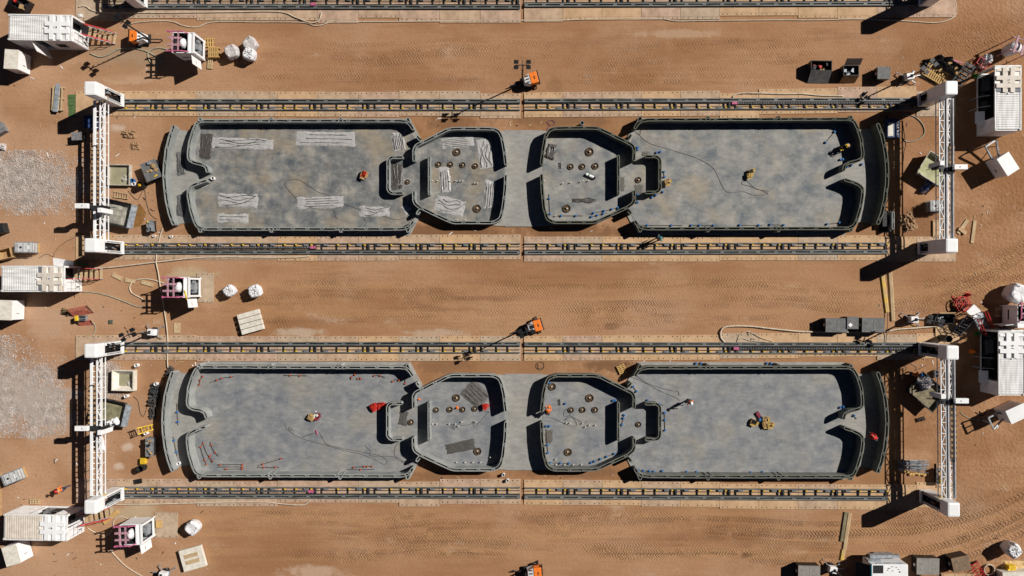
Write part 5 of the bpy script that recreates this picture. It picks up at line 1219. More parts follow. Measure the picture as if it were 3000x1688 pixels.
# pump inside red netting
t=thing('grout_pump',"grey pump with a yellow motor inside red barrier netting",'pump',Z(2,0,800,305,.7),R(3))
MB().box(0,0,.15,.95,.55,.4).build('body',STEEL,t,bevel=.03); MB().box(-.33,.02,.5,.28,.5,.28).build('motor',YEL,t,bevel=.03); q=MB()
for y in (-.15,0.05,.2): q.bar((-.1,y,.6),(.5,y,.6),.08)
q.build('pipe',DARK,t); 
for x in (-.4,.4):
    for y in (-.22,.22): MB().box(x,y,0,.06,.06,.16).build('leg',DARK,t)
def netting(label,a,c,h,lean):
    a=Vector((*a,0)); c=Vector((*c,0)); d=c-a; b=MB(); n=Vector((-d.y,d.x,0)).normalized()*lean
    P=[a,c,c+n+Vector((0,0,h)),a+n+Vector((0,0,h))]
    for k in range(9): b.bar(P[0].lerp(P[3],k/8),P[1].lerp(P[2],k/8),.07,.01)
    for k in range(13): b.bar(P[0].lerp(P[1],k/12),P[3].lerp(P[2],k/12),.05,.01)
    o=Vector(a); b.v=[(v[0]-o.x,v[1]-o.y,v[2]) for v in b.v]
    t=thing('barrier_netting',label,'netting',o,0,'red barrier nettings'); b.build('net',mat("red_net",(0.42,0.12,0.08),0.8),t)
    q=MB()
    for e,f in ((P[0],P[3]),(P[1],P[2])): q.bar(e-o,f-o+Vector((0,0,.1)),.04)
    q.build('post',DARK,t)
netting("red barrier netting leaning out above the yellow-motored pump",Z(2,0,940,250,0),Z(2,0,740,290,0),.9,-.75)
netting("red barrier netting on the ground below the yellow-motored pump",Z(2,0,800,380,0),Z(2,0,935,370,0),.3,.45)
lump('dirt_bag',"dark crumpled bag between the pump netting and the small light tower","bag",Z(2,0,1115,342,0),.42,.42,.2,mat("olive_bag",(0.10,0.105,0.08),.8),6)
lump('scrap_heap',"small brown scrap heap beside the pump netting","scrap heap",Z(2,0,665,240,0),.9,.55,.3,mat("scrap",(0.25,0.18,0.09),.8,col2=(.1,.07,.04),scale=6),16,R(-20),rough=.9)
for lab,x,y,sx,sy,h,sd in (("upper lumpy patch of black tarpaulin beside the pale porch wall",1545,1040,.9,1.6,.35,31),("middle fold of black tarpaulin beside the pale porch wall",1535,1150,.85,.9,.4,32),("trailing end of black tarpaulin beside the pale porch wall",1530,1245,.55,1.5,.3,33),("black tarpaulin hanging over the head of the pale porch wall",1700,840,.6,1.0,.35,34)):
    lump('black_tarpaulin',lab,"tarpaulin",Z(2,0,x,y,.2),sx,sy,h,TARPD if sd!=31 else mat("black_film",(.05,.052,.058),.35,col2=(.02,.02,.022),scale=7,bump=.6,spec=.6),sd,R(-4 if sd!=34 else -25),rough=.9)
lump('dirt_clods',"upper clump of dug earth in front of the porch","earth clods",Z(0,0,1297,1355,0),1.4,.75,.22,CLODM,41,rough=1.0)
lump('dirt_clods',"lower clump of dug earth in front of the porch","earth clods",Z(1,0,1365,22,0),.9,.8,.16,CLODM,42,rough=1.0)
lump('dirt_clods',"dug earth heap beside the dark test wall piece","earth clods",Z(1,3,1405,790,0),1.5,1.7,.22,CLODM,43,R(20),rough=1.0)
lump('dirt_clods',"dark lump of earth between the two lower printers' skip and rebar","earth clods",Z(2,3,1530,1322,0),.95,.42,.28,mat("dark_earth",(.06,.04,.03),.9),44,R(15))
lump('plastic_bag',"small white sack at the corner of the top-edge mats","sack",(*Z(0,0,800,155,.2),.09),.5,.32,.2,BAGW,45)
lump('plastic_bag',"crumpled white sheet at the photo edge above the upper gravel","sheet",Z(1,0,15,30,.1),.8,.7,.4,BAGG,46,rough=.9)
b=MB().box(0,0,0,1.2,1.0,.7,top=.9); b.box(0,0,.7,1.1,.94,.05); tag(b.build('dark_box',DARK,None,Z(1,0,-20,855,.7),R(15)),"dark box at the photo edge above the cardboard crate","box")
b=MB().box(0,0,0,1.2,1.0,.6); b.box(0,0,.6,1.25,1.05,.05); tag(b.build('dark_box',GREYP,None,Z(0,0,-25,1300,.6),R(30)),"grey box at the photo edge above the crumpled white sheet","box")
b=MB().box(0,0,0,.7,5,.08); b.box(.1,0,.08,.4,4.6,.05); tag(b.build('tan_board',CARD,None,Z(3,0,-20,660,0),0),"tan board strip along the photo edge above the cream-roofed container","board")
# rebar pile
t=thing('rebar_pile',"pile of grey rebar on wood blocks near the grey tool trolley",'rebar',Z(3,3,1455,335,.2),R(-5)); rb=random.Random(3); b=MB()
for k in range(34): y=rb.uniform(-.5,.5); b.tube([(-1.35+rb.uniform(-.2,.2),y,.25+rb.random()*.12),(1.35+rb.uniform(-.2,.2),y+rb.uniform(-.25,.25),.25+rb.random()*.12)],.02,4)
b.build('rods',STEEL,t); b=MB()
for k in range(9): b.box(-.9+k*.27,-.75+rb.uniform(-.12,.12),0,.26,.24,.2,rb.random())
b.build('wood_block',WOOD,t)
for x in (-.8,.8): MB().box(x,0,0,.1,1.1,.2).build('bearer',WOODL,t)
lump('plastic_bag',"small white bag at the end of the rebar pile","bag",(*Z(3,3,1340,375,.2),.2),.35,.3,.25,BAGW,47)
# black open tool box, cone, hose reel, red mesh, truck
t=thing('tool_chest',"black open tool box between the light tower and the dark stairs",'chest',Z(2,3,1790,308,.8)); b=MB(); sx,sy,h=1.55,.9,.8
b.box(0,-sy/2,0,sx,.05,h); b.box(0,sy/2,0,sx,.05,h); b.box(-sx/2,0,0,.05,sy-.05,h); b.box(sx/2,0,0,.05,sy-.05,h); b.box(0,0,0,sx,sy,.05); b.build('body',BLACK,t); MB().box(.25,sy/2+.1,h,1.7,.12,.05).build('lid_edge',CARD,t); b=MB()
for k in range(8): b.box(rb.uniform(-.6,.6),rb.uniform(-.3,.3),.05,.25,.12,rb.uniform(.1,.5),rb.random()*3)
b.build('tools',STEEL,t)
t=thing('traffic_cone',"red traffic cone lying on its side on the sand above the hose reel",'traffic cone',Z(2,3,2015,68,.2)); MB().cyl(0,0,.03,.75,.20,16,.04).build('cone',RED,t); MB().box(0,0,0,.45,.45,.04).build('base',RED,t)
t=thing('traffic_cone',"orange traffic cone in the shade beside the container by the red stairs",'traffic cone',Z(2,3,2065,640,.3)); MB().cyl(0,0,.03,.75,.20,16,.04).build('cone',ORANGE,t); MB().box(0,0,0,.45,.45,.04).build('base',ORANGE,t)
t=thing('hose_reel',"red wheel-shaped hose reel beside the white landing",'hose reel',Z(2,3,1965,160,.6)); b=MB().ring(0,0,.55,.62,.72,.66,28); b.ring(0,0,.2,.27,.72,.66,28)
for k in range(6): a=k*1.047; b.bar((0,0,.58),(.68*math.cos(a),.68*math.sin(a),.58),.05)
b.build('rim',RED,t); b=MB()
for k in range(6): b.ring(0,0,.25+k*.04,.30+k*.04,.5-.03*(k%2),.38,24)
b.build('coiled_hose',mat("red_brown_hose",(.22,.06,.05),.6),t); b=MB()
for a in (.4,2.4,4.2): b.bar((0,0,.2),(1.1*math.cos(a),1.1*math.sin(a),.03),.07)
b.build('stand',RED,t)
lump('hose_heap',"tangled dark hose heap between the hose reel and the stairs","hose heap",Z(2,3,1905,215,.1),1.0,.7,.3,DARK,61,R(25),rough=1.1)
t=thing('red_cart',"red-framed cart beside the crinkled white sack",'cart',Z(0,3,2165,640,.6),R(-35)); b=MB()
for y in (-.35,.35): b.bar((-.6,y,.7),(.7,y,.7),.05); b.bar((-.6,y,.15),(.7,y,.15),.05)
for x in (-.6,-.1,.35,.7):
    b.bar((x,-.35,.7),(x,.35,.7),.05)
    for y in (-.35,.35): b.bar((x,y,.05),(x,y,.7),.05)
b.build('frame',RED,t); MB().box(.2,0,.15,.8,.6,.05).build('deck',OFFW,t)
t=thing('red_mesh',"red steel mesh bundle beside the coiled hose at the bottom edge",'steel mesh',Z(3,3,2110,1400,.3),R(-60)); b=MB()
for k in range(7): b.bar((-.9+k*.3,-.5,.3),(-.7+k*.3,.5,.34),.045); b.bar((-.7+k*.3,-.5,.36),(-.9+k*.3,.5,.32),.045)
b.build('bars',RED,t); b=MB().box(-.8,0,0,.08,1,.3); b.box(.8,0,0,.08,1,.3); b.build('rack',DARK,t)
b=MB()
for k in range(4): b.ring(0,0,.02+k*.06,.09+k*.06,.55-.02*(k%2),.47,30)
tag(b.build('coiled_hose',HOSE,None,Z(3,3,2225,1385,.2)),"neat round coil of beige hose near the yellow-boxed tarpaulin","coiled hose")
lump('tarpaulin',"tan-yellow tarpaulin with boxes at the bottom corner","tarpaulin",Z(3,3,2480,1380,.1),2.4,1.6,.22,mat("tan_tarp",(.60,.42,.20),.7,col2=(.50,.34,.15),scale=2),62)
b=MB().box(0,0,0,.75,.7,.5); b.box(-.1,.2,.5,.5,.3,.12); tag(b.build('yellow_box',YEL,None,(*Z(3,3,2440,1370,.4),.1)),"yellow box on the tan tarpaulin at the bottom corner","box")
b=MB().box(0,0,0,2.6,.9,1.0); b.box(0,0,1.0,2.65,.95,.04); tag(b.build('white_chest',OFFW,None,Z(3,3,2500,1455,1.0),R(3)),"white chest cut off by the bottom corner below the yellow box","chest")
lump('tarpaulin',"yellow tarpaulin and sacks above the mixer by the red stairs","tarpaulin",Z(2,3,2500,240,.2),2.0,.9,.5,mat("yellow_tarp",(.62,.42,.10),.7,col2=(.48,.33,.16),scale=1.6),63,rough=.8)
lump('sack_heap',"tan sacks slumped beside the yellow tarpaulin","sacks",Z(2,3,2340,240,.2),.9,1.0,.45,mat("tan_sack",(.50,.38,.23),.8,col2=(.36,.26,.15),scale=4),64,rough=.9)
lump('green_sack',"bright green sack at the foot of the dark rung stairs","sack",Z(0,3,2110,760,.2),.7,.45,.35,mat("green_sack",(.05,.22,.03),.6),65)
lump('green_sack',"bright green sack in the shade below the red stairs' landing","sack",Z(2,3,2120,460,.2),.6,.4,.35,mat("green_sack",(.05,.22,.03),.6),66)
t=thing('generator_truck',"white generator truck with teal trim cut off by the bottom edge",'truck',Z(3,3,1170,1440,1.8)); L_,Wd_,H_=4.0,2.6,2.6
b=MB().box(0.15,0,.6,3.4,Wd_,H_-.6); b.build('body',WHITE,t,bevel=.06); MB().box(-1.0,Wd_/2+.08,1.1,1.2,.20,.9).build('tailgate_rack',STEEL,t)
b=MB(); b.box(0.3,Wd_/2+.05,H_-.25,2.6,.10,.10); b.box(0.2,Wd_/2+.35,1.0,2.8,.3,.5); b.build('rear_frame',STEEL,t)
MB().box(-.95,Wd_/2-.45,H_+.001,.95,.75,.02).build('dark_hatch',DARK,t); 
for k in range(9): MB().box(rb.uniform(-.2,1.4),Wd_/2-.2-.065*k,H_,rb.uniform(.05,.2),.05,.03).build('roof_fitting',DARK,t)
MB().box(.5,-.5,H_,.14,1.4,.05).build('roof_seam',CARD,t); MB().box(-1.58,Wd_/2-.8,H_-.1,.06,1.7,.14).build('trim',TEAL,t); MB().box(1.6,-.9,1.9,.06,.4,.2).build('tail_lamp',RED,t); MB().box(-1.35,-.35,H_,.22,.45,.03).build('vent_grille',STEEL,t)
b=MB().add([(-1.6,-1.2,2.5),(-2.6,-1.2,1.5),(-2.6,1.2,1.5),(-1.6,1.2,2.5),(-1.6,-1.2,2.45),(-2.6,-1.2,1.45),(-2.6,1.2,1.45),(-1.6,1.2,2.45)],[(0,1,2,3),(7,6,5,4),(0,4,5,1),(1,5,6,2),(2,6,7,3)]); b.build('open_flap',BLACK,t)
for x in (-1.0,1.1):
    for y in (-1.15,1.15):
        q=MB().ring(0,0,-.12,.12,.42,.2,18); q.cyl(0,0,-.08,.08,.21,12,mi=1); o=q.build('wheel',[BLACK,STEEL],t,(x,y,.42)); o.rotation_euler=(R(90),0,0)
t=thing('pump_unit',"grey pump unit with pressure domes behind the white generator truck",'pump',Z(3,3,1160,1245,.5)); MB().box(0,0,.1,1.7,.5,.45).build('body',STEEL,t); q=MB()
for k in range(4): q.cyl(-.6+k*.4,.1,.55,.75,.14,12,.08)
q.build('dome',STEEL,t); MB().box(0,-.1,0,1.75,.55,.1).build('skid',DARK,t)
# yellow cable ramps across the lanes
def ramp(label,p0,p1,m):
    a=Vector((*p0,0)); d=Vector((*p1,0))-a; L=d.length; b=MB()
    b.add([(0,-.26,0),(L,-.26,0),(L,-.13,.14),(0,-.13,.14),(0,.13,.14),(L,.13,.14),(L,.26,0),(0,.26,0)],[(0,1,2,3),(3,2,5,4),(4,5,6,7),(0,3,4,7),(1,6,5,2)],0)
    o=b.build('cable_ramp',m,None,a,math.atan2(d.y,d.x)); tag(o,label,"cable ramp","cable ramps")
RY=mat("worn_yellow",(0.58,0.38,0.07),0.7,col2=(0.42,0.30,0.17),scale=1.5); RT=mat("worn_tan",(0.44,0.32,0.19),0.8,col2=(0.36,0.25,0.14),scale=1.5); RD=mat("worn_dark",(0.20,0.17,0.10),0.8)
ramp("bright yellow cable ramp running down from the track's shadowed end",Z(1,3,1145,1310),Z(2,3,1165,20),RY)
ramp("yellow cable ramp ending beside the two-panel dark crate",Z(2,3,1165,20),Z(2,3,1195,245),RY)
ramp("tan cable ramp alongside the bright yellow one",Z(1,3,1222,1290),Z(2,3,1235,20),RT)
ramp("tan cable ramp ending in a yellow cap beside the crates",Z(2,3,1235,20),Z(2,3,1252,330),RT)
ramp("tan cable ramp topmost in the lowest lane",Z(3,3,818,810),Z(3,3,790,990),RT)
ramp("yellow-tan cable ramp second in the lowest lane",Z(3,3,790,990),Z(3,3,762,1180),RT)
ramp("bright yellow cable ramp lowest in the lowest lane",Z(3,3,755,1180),Z(3,3,738,1282),RY)
ramp("dark cable ramp lying parallel to the tan ones in the lowest lane",Z(3,3,780,805),Z(3,3,735,1095),RD)
# stains and stuff on the mats
def stain(name,poly,z,m,label):
    tag(MB().add([(p[0],p[1],z) for p in poly],[tuple(range(len(poly)))]).build(name,m),None,None,None,'structure')
stain('rust_stain_ground',[Z(1,0,x,y) for x,y in ((1400,600),(1440,640),(1470,700),(1440,790),(1405,830),(1345,840),(1360,720))],.004,RUST,"")
# ------------------------------------------------------------ hoses and cables
def H(name,r,m,label,cat,*pts,z=None,g=None): return line_thing(name,[Z(*p) for p in pts],r,m,label,cat,z,g)
H('hose',.055,HOSE,"beige hose curling on the sand along the top-edge mats","hose",(0,0,1275,260),(0,0,1400,225),(0,0,1700,215),(0,0,1850,262),(0,0,1980,275),(0,0,2100,232),(0,0,2250,220),(0,1,0,225),(0,1,450,228),(0,1,600,262),(0,1,690,245),(0,1,770,215),(0,1,1000,222),(0,1,2000,215),(0,1,2200,210),(0,2,0,208),(0,2,500,207),(0,2,900,190),(0,2,1450,190),(0,2,1650,215),(0,2,1900,212),(0,2,2575,205),(0,3,500,205),(0,3,900,195),(0,3,1400,215),(0,3,1700,230),(0,3,1870,170),(0,3,1890,60),(0,3,1870,0))
H('hose',.06,HOSE,"beige hose looping off the top-edge track to its mats","hose",(0,0,800,75),(0,0,870,70),(0,0,1000,125),(0,0,1500,135),(0,0,2300,128),(0,1,230,125),(0,1,400,180),(0,1,560,235),(0,1,640,205),(0,1,660,130),z=.16)
H('hose',.06,HOSEG,"grey-green hose snaking from the topmost container to the open mixer","hose",(0,0,910,540),(0,0,1010,575),(0,0,1100,550),(0,0,1190,500),(0,0,1340,490),(0,0,1480,520),(0,0,1600,590),(0,0,1640,625),(0,0,1560,660),(0,0,1500,600),(0,0,1500,520),(0,0,1600,485),(0,0,1740,515))
H('hose',.07,HOSE,"long beige hose running on the mats below the plastic-strewn house","hose",(1,0,830,1250),(1,0,1100,1243),(1,0,1400,1210),(1,0,1700,1175),(1,0,2000,1145),(1,0,2300,1138),(1,1,100,1142),(1,1,420,1140),(1,1,540,1125),z=.14)
H('hose',.055,HOSE,"thin beige hose crossing the track beside the mortar-heaped skip's cart","hose",(1,0,1645,850),(1,0,1620,920),(1,0,1602,1000),z=.15)
H('hose',.06,HOSE,"beige hose crossing the lane between the two printers","hose",(1,0,1585,1100),(1,0,1578,1190),(1,0,1600,1300),(1,0,1620,1440),(2,0,1665,260),(2,0,1685,400),(2,0,1695,560),(2,0,1690,700),(2,0,1695,800),z=.15)
H('hose',.055,HOSEG,"grey-green hose from the rust-stained container to the mixer's shadow","hose",(2,0,830,38),(2,0,940,45),(2,0,1100,80),(2,0,1260,140),(2,0,1380,185),(2,0,1450,190))
H('hose',.06,HOSE,"beige hose looping beside the mixer with the yellow grip","hose",(1,0,1650,1400),(1,0,1500,1360),(1,0,1370,1370),(1,0,1310,1430),(2,0,1330,50),(2,0,1420,100),(2,0,1470,140))
H('hose',.06,HOSE,"beige hose on the mats below the house with orange-capped pipes","hose",(3,0,1150,725),(3,0,1500,722),(3,0,1900,712),(3,0,2300,700),(3,1,50,698),(3,1,300,722),(3,1,480,728),(3,1,550,680),z=.14)
H('hose',.055,HOSE,"beige hose running off the bottom edge below the lowest mixer","hose",(3,0,1115,1185),(3,0,1160,1240),(3,0,1260,1340),(3,0,1380,1420),(3,0,1480,1470))
H('hose',.05,HOSE,"beige hose looped between the cream-roofed container and the lowest mixer","hose",(3,0,880,960),(3,0,960,1010),(3,0,1060,1045),(3,0,1130,990),(3,0,1150,890),(3,0,1210,850),(3,0,1290,870))
H('hose',.045,HOSEG,"grey hose curving down from the yellow-motored pump","hose",(2,0,850,335),(2,0,930,345),(2,0,965,400),(2,0,940,470),(2,0,915,510),(2,0,940,540))
H('hose',.07,HOSE,"thick white hose draped on the mats above the dark-walled house","hose",(0,2,2215,980),(0,2,2280,945),(0,2,2450,942),(0,3,150,950),(0,3,330,948),(0,3,520,965),(0,3,750,970),z=.16)
H('hose',.08,HOSE,"thick white hose arching out onto the sand above the lower track","hose",(2,2,2135,545),(2,2,2095,490),(2,2,2110,410),(2,2,2200,383),(2,2,2400,385),(2,2,2575,405),(2,3,300,435),(2,3,500,440),(2,3,1100,440),(2,3,1300,415),(2,3,1500,400),(2,3,1680,385),z=.16)
H('hose',.035,HOSE,"thin coiled pale hose on the mats beside the thick white hose","hose",(2,2,2260,540),(2,2,2290,470),(2,2,2370,435),(2,2,2410,455),(2,2,2380,470),(2,2,2390,440),(2,2,2500,500),(2,3,40,535),z=.15)
H('hose',.035,HOSE,"second thin pale hose curled on the mats beside the thick white hose","hose",(2,2,2265,535),(2,2,2310,505),(2,2,2400,530),(2,2,2440,515),(2,2,2410,505),(2,2,2420,530),(2,2,2560,540),z=.15)
H('hose',.05,HOSEG,"brown hose loop on the earth beside the navy and white chest","hose",(0,3,1345,1165),(0,3,1460,1170),(0,3,1550,1250),(0,3,1570,1340),(0,3,1500,1410),(0,3,1390,1425),(0,3,1350,1380))
H('cable',.03,WIRE,"black cable from the yellow ramps across the lower track","cable",(2,3,1195,245),(2,3,1190,400),(2,3,1175,545),z=.2)
H('cable',.025,WIRE,"brown cable from the tubs winding past the black work table","cable",(1,0,1290,470),(1,0,1380,560),(1,0,1450,460),(1,0,1470,570),(1,0,1510,700),(1,0,1580,760))
H('cable',.025,WIRE,"brown looping cable beside the black tarpaulins","cable",(2,0,1340,1090),(2,0,1390,1140),(2,0,1410,1250),(2,0,1440,1290),(2,0,1470,1230),(2,0,1480,1160))
for k,(a,lab) in enumerate(((((1,1,415,560),(1,1,300,430),(1,1,300,380),(1,1,400,355),(1,1,500,400),(1,1,620,480),(1,1,800,545),(1,1,900,610),(1,1,1050,660),(1,1,1200,700),(1,1,1400,760),(1,1,1520,745),(1,1,1610,805)),"black cable looping over the plastic sheets of the mottled floor"),
   (((1,1,480,620),(1,1,650,660),(1,1,780,670),(1,1,800,730),(1,1,820,755)),"short black cable trailing from the pointed plastic sheet"),
   (((1,1,1075,835),(1,1,1110,790),(1,1,1060,710),(1,1,1060,640),(1,1,1130,635),(1,1,1170,670)),"black cable hooked over the plastic sheet with yellow ties"),
   (((0,2,1225,1310),(0,2,1280,1360),(0,2,1300,1310),(0,2,1280,1355),(0,2,1380,1440),(1,2,1600,60),(1,2,1850,140),(1,2,2020,240),(1,2,2080,350),(1,2,2130,450),(1,2,2190,490),(1,2,2330,480),(1,2,2430,515),(1,2,2575,500),(1,2,2400,430),(1,2,2310,400),(1,2,2350,362),(1,2,2450,450),(1,3,10,475)),"single long black cable snaking across the pale floor of the dark-walled house"),
   (((2,2,1175,885),(2,2,1330,950),(2,2,1500,1040),(2,2,1640,1100),(2,2,1690,1130)),"black cable running from the wall corner to the white-helmeted worker"),
   (((2,2,1230,860),(2,2,1330,940),(2,2,1450,990),(2,2,1600,1030),(2,2,1670,1040),(2,2,1680,1080)),"second black cable curling off beside the worker's cable"),
   (((2,1,290,1360),(2,1,310,1420),(2,1,370,1430),(2,1,330,1400),(3,1,350,0),(3,1,480,70),(3,1,700,130),(3,1,900,190),(3,1,1050,220),(3,1,1200,280),(3,1,1290,325),(3,1,1320,290),(3,1,1250,240),(3,1,1140,215),(3,1,800,150),(3,1,700,110),(3,1,640,0)),"thin cable wandering over the floor beside the pink broom"),
   (((3,1,1095,135),(3,1,1150,190),(3,1,1160,240),(3,1,1400,250),(3,1,1500,310),(3,1,1600,355)),"thin cable leading out past the corner of the pale kitchen wall"),
   (((3,1,1430,95),(3,1,1390,190),(3,1,1420,270),(3,1,1500,310)),"thin cable hanging down beside the pale bathroom wall"),
   (((2,2,370,1300),(2,2,440,1320),(2,2,560,1380),(2,2,650,1380),(2,2,600,1290),(2,2,520,1290),(2,2,540,1220),(2,2,590,1260),(2,2,530,1330),(2,2,600,1300),(2,2,720,1360),(2,2,750,1330)),"tangled black cable on the kitchen floor beside the bending worker"),
   (((2,1,1960,1370),(2,1,2000,1420),(2,1,1960,1400),(2,1,2040,1390),(2,1,2160,1370),(2,1,2180,1340),(2,1,2200,1390),(2,1,2300,1290),(2,1,2340,1240),(2,1,2300,1240),(2,1,2360,1250)),"thin black cable tangled on the kitchen floor of the pale house with the red crate"))):
    line_thing('cable',[Z(*p,.12) for p in a],.0125,WIRE,lab,"cable",.135)
# ------------------------------------------------------------ things on the house floors
FZ=.112
TPIPE=mat('filmed_pipe',(.07,.065,.06),.5,var=.3)
def tarp(label,r,c,x0,y0,x1,y1,rz=0,m=None,pipes=4,seed=0,h=.04,zf=FZ,curve=0):
    x,y,sx,sy=RC(r,c,x0,y0,x1,y1,.15); t=thing('plastic_sheet',label,'plastic sheet',(x,y,zf),R(rz),'plastic sheets over pipes'); m=m or TARP
    def f(u,v):
        X=(u-.5)*sx; Y=(v-.5)*sy; e=min(u,1-u,v,1-v)*8
        ax_,ay_=(1.0,5.0) if sx>sy else (5.0,1.0)
        n=(1-2*abs(noise.noise(Vector((X*ax_,Y*ay_,seed)))))*.7+noise.noise(Vector((X*ax_*2.2,Y*ay_*1.5,seed)))*.7
        return (X+(.16*noise.noise(Vector((Y*2.6,seed,1)))+.08*noise.noise(Vector((Y*9,seed,1)))-.05)*(u-.5)*2,(Y+(.17*noise.noise(Vector((X*1.3,seed,2)))+.08*noise.noise(Vector((X*7,seed,2))))*(v-.5)*2)*.9,.012+h*min(1,e)*(.6+n)) 
    MB().grid(f,36,24).build('sheet',m,t,smooth=True)
    rnd=random.Random(seed); lng=sx>sy
    for k in range(pipes):
        q=(k+.7)/(pipes+.4)-.5; L=sx if lng else sy; Wd_=sy if lng else sx; a=-.46+.2*rnd.random(); b_=.46-.25*rnd.random(); pts=[]
        for i in range(9):
            s=(a+(b_-a)*i/8)*L; o=q*Wd_*.85+rnd.uniform(-.01,.01)+ (0.10*Wd_*math.sin(i*.8+k) if curve else .03*Wd_*(i/8-.5)*rnd.uniform(-1,1)); z_=.07+h
            if curve and k==0: o=Wd_*(-.35+.7*(i/8)**3)
            z_=.055+h*(.55+.6*noise.noise(Vector((s*.9,k*3.1,seed))))
            pts.append((s,o,z_) if lng else (o,s,z_))
        MB().tube(pts,.021,6).build('pipe',TPIPE,t,smooth=True)
    return t
A="white plastic sheet with dark pipes "
tarp(A+"nearest the dark sheet on the mottled floor",0,0,2125,1385,2755,1505,-2,seed=1,pipes=4,curve=1)
tarp("dark plastic sheet by the front wall corner of the mottled floor",0,0,2005,1330,2135,1615,-4,TARPD,1,2)
tarp(A+"longest along the upper wall of the mottled floor",0,1,400,1320,1000,1475,-1,seed=3,pipes=3)
tarp(A+"fanned like ribs near the bathroom wall",0,1,1365,1325,1500,1520,8,seed=4,pipes=6)
tarp(A+"with a pointed end under the looping black cable",1,1,410,525,885,650,2,seed=5,pipes=4)
tarp(A+"and yellow ties, next to the pointed sheet",1,1,1035,625,1350,735,-1,seed=6,pipes=3,curve=1)
tarp(A+"coiled in a hook shape above the stubby sheet",1,0,2190,495,2600,640,-2,seed=7,pipes=4,curve=1)
tarp(A+"short and plain, lowest on the mottled floor",1,0,2180,700,2505,795,-1,seed=8,pipes=2)
tarp("small folded white plastic beside the lower kitchen wall opening",1,1,1465,610,1555,700,40,seed=9,pipes=0)
tarp("grey bundle of pipes in film on the porch, the upper of two",1,0,1772,70,1865,325,3,mat("grey_film",(.16,.16,.165),.4,col2=(.10,.10,.105),scale=5,bump=.4,spec=.6),4,10)
tarp("grey bundle of pipes in film on the porch, the lower of two",1,0,1772,495,1868,740,-4,mat("grey_film",(.16,.16,.165),.4),4,11)
K="white plastic sheet in the kitchen beside the mottled floor, "
tarp(K+"along the upper wall",0,1,1865,1375,2200,1490,6,seed=12,pipes=5)
tarp(K+"crossing the pit row",0,1,2225,1380,2390,1710,8,seed=13,pipes=4,curve=1)
tarp(K+"over the pit nearest the partition",1,1,1838,215,1958,500,5,seed=14,pipes=4)
tarp(K+"tilted, below the pipe stubs",1,1,1795,535,2105,710,-14,seed=15,pipes=4,curve=1)
tarp(K+"by the door to the patio",1,1,2290,350,2405,662,-5,seed=16,pipes=4)
tarp("dark plastic sheet inside the bathroom walls of the mottled-floor house",1,1,1355,180,1480,470,0,TARPD,3,17)
tarp("dark netting blanket on the kitchen floor of the dark-walled house",1,2,598,545,858,592,0,TARPD,0,18)
tarp("dark limp bag of netting in the corner of the dark kitchen",1,2,340,-10,440,165,-15,TARPD,0,19,.12)
tarp("grey rebar mesh sheet laid diagonally on the pale kitchen floor",2,1,2080,960,2330,1180,-42,mat("mesh_grey",(.15,.14,.13),.6,col2=(.08,.075,.07),scale=9),5,20)
tarp("dark grey mesh mat below the red crate on the pale kitchen floor",3,1,1905,90,2205,205,12,mat("mesh_dark",(.09,.085,.08),.7,col2=(.06,.055,.05),scale=9),0,21,.03)
tarp("dark mesh sheet beside the pit within the pale bathroom walls",2,1,1435,1235,1525,1390,-8,mat("mesh_dark",(.09,.085,.08),.7),0,22,.03)
def pit(label,r,c,x,y,rad,g):
    X,Y=Z(r,c,x,y,.15); t=thing('round_pit',label,'round pit',(X,Y,FZ),random.random()*3,g); rr=rad/3.43333/30
    MB().ring(0,0,0,.10,rr,rr*.88,22).build('rim',mat("pit_ring",(.075,.055,.035),.8),t); MB().cyl(0,0,.002,.012,rr*.87,20).build('floor',mat("pit_earth",(.15,.095,.05),.9,col2=(.035,.025,.018),scale=5),t)
    MB().cyl(.12*rr,0,.01,.16,rr*.18,12).build('pipe_stub',OFFW,t); MB().bar((-.7*rr,.3*rr,.03),(0,0,.09),.05).build('elbow',BLACK,t)
PG={1:"by the plastic sheets",2:"by the banded cylinder",3:"by the diagonal rebar mesh",4:"by the bending worker"}
for hk,r,c,L_ in ((1,1,1,((2020,82,38),(1835,207,29),(1955,207,29),(2080,212,29),(2205,222,29),(2225,650,40))),
                (2,1,2,((780,80,42),(590,229,31),(707,228,31),(838,223,33),(550,650,40))),
                (3,2,1,((2015,1105,38),(1812,1227,28),(1950,1222,30),(2080,1222,28),(2200,1215,28),(2230,1643,38))),
                (4,2,2,((405,993,38),(782,1107,40),(593,1227,29),(710,1225,31),(835,1225,31),(565,1651,38)))):
    n=len(L_); mids=sorted(L_[1:-1] if hk!=4 else L_[2:-1]); nm=("first","second","third","fourth")
    for x,y,rad in L_:
        if (x,y,rad) in mids: s="one in the row of small round pits in the kitchen "
        elif y>600 and (hk!=3 or y>1300) and (hk!=4 or y>1300): s="large round pit nearest the lower wall of the kitchen "
        elif hk==4 and x==405: s="round pit in the upper corner of the kitchen "
        else: s="large round pit above the row of small ones "
        pit(s+PG[hk],r,c,x,y,rad,"round pits in the floor "+PG[hk])
for r,c,x,y,rad,lab in ((1,1,1525,382,24,"round pit beside the bathroom of the mottled-floor house"),(1,2,1272,362,30,"round pit beside the bathroom of the house with the long black cable"),(2,1,1558,1350,30,"round pit within the pale bathroom walls"),(2,2,1272,1372,28,"round pit within the dark bathroom walls below the worker's cable")):
    pit(lab,r,c,x,y,rad,None) if False else pit(lab,r,c,x,y,rad,"round pits by the bathrooms")
def stubs(lab,g,r,c,pts):
    for x,y in pts:
        X,Y=Z(r,c,x,y,.2); o=MB().cyl(0,0,0,.22,.05,8); o.ring(0,0,.22,.235,.06,.03,8); tag(o.build('pipe_stub',OFFW,None,(X,Y,FZ)),lab,"pipe stub",g)
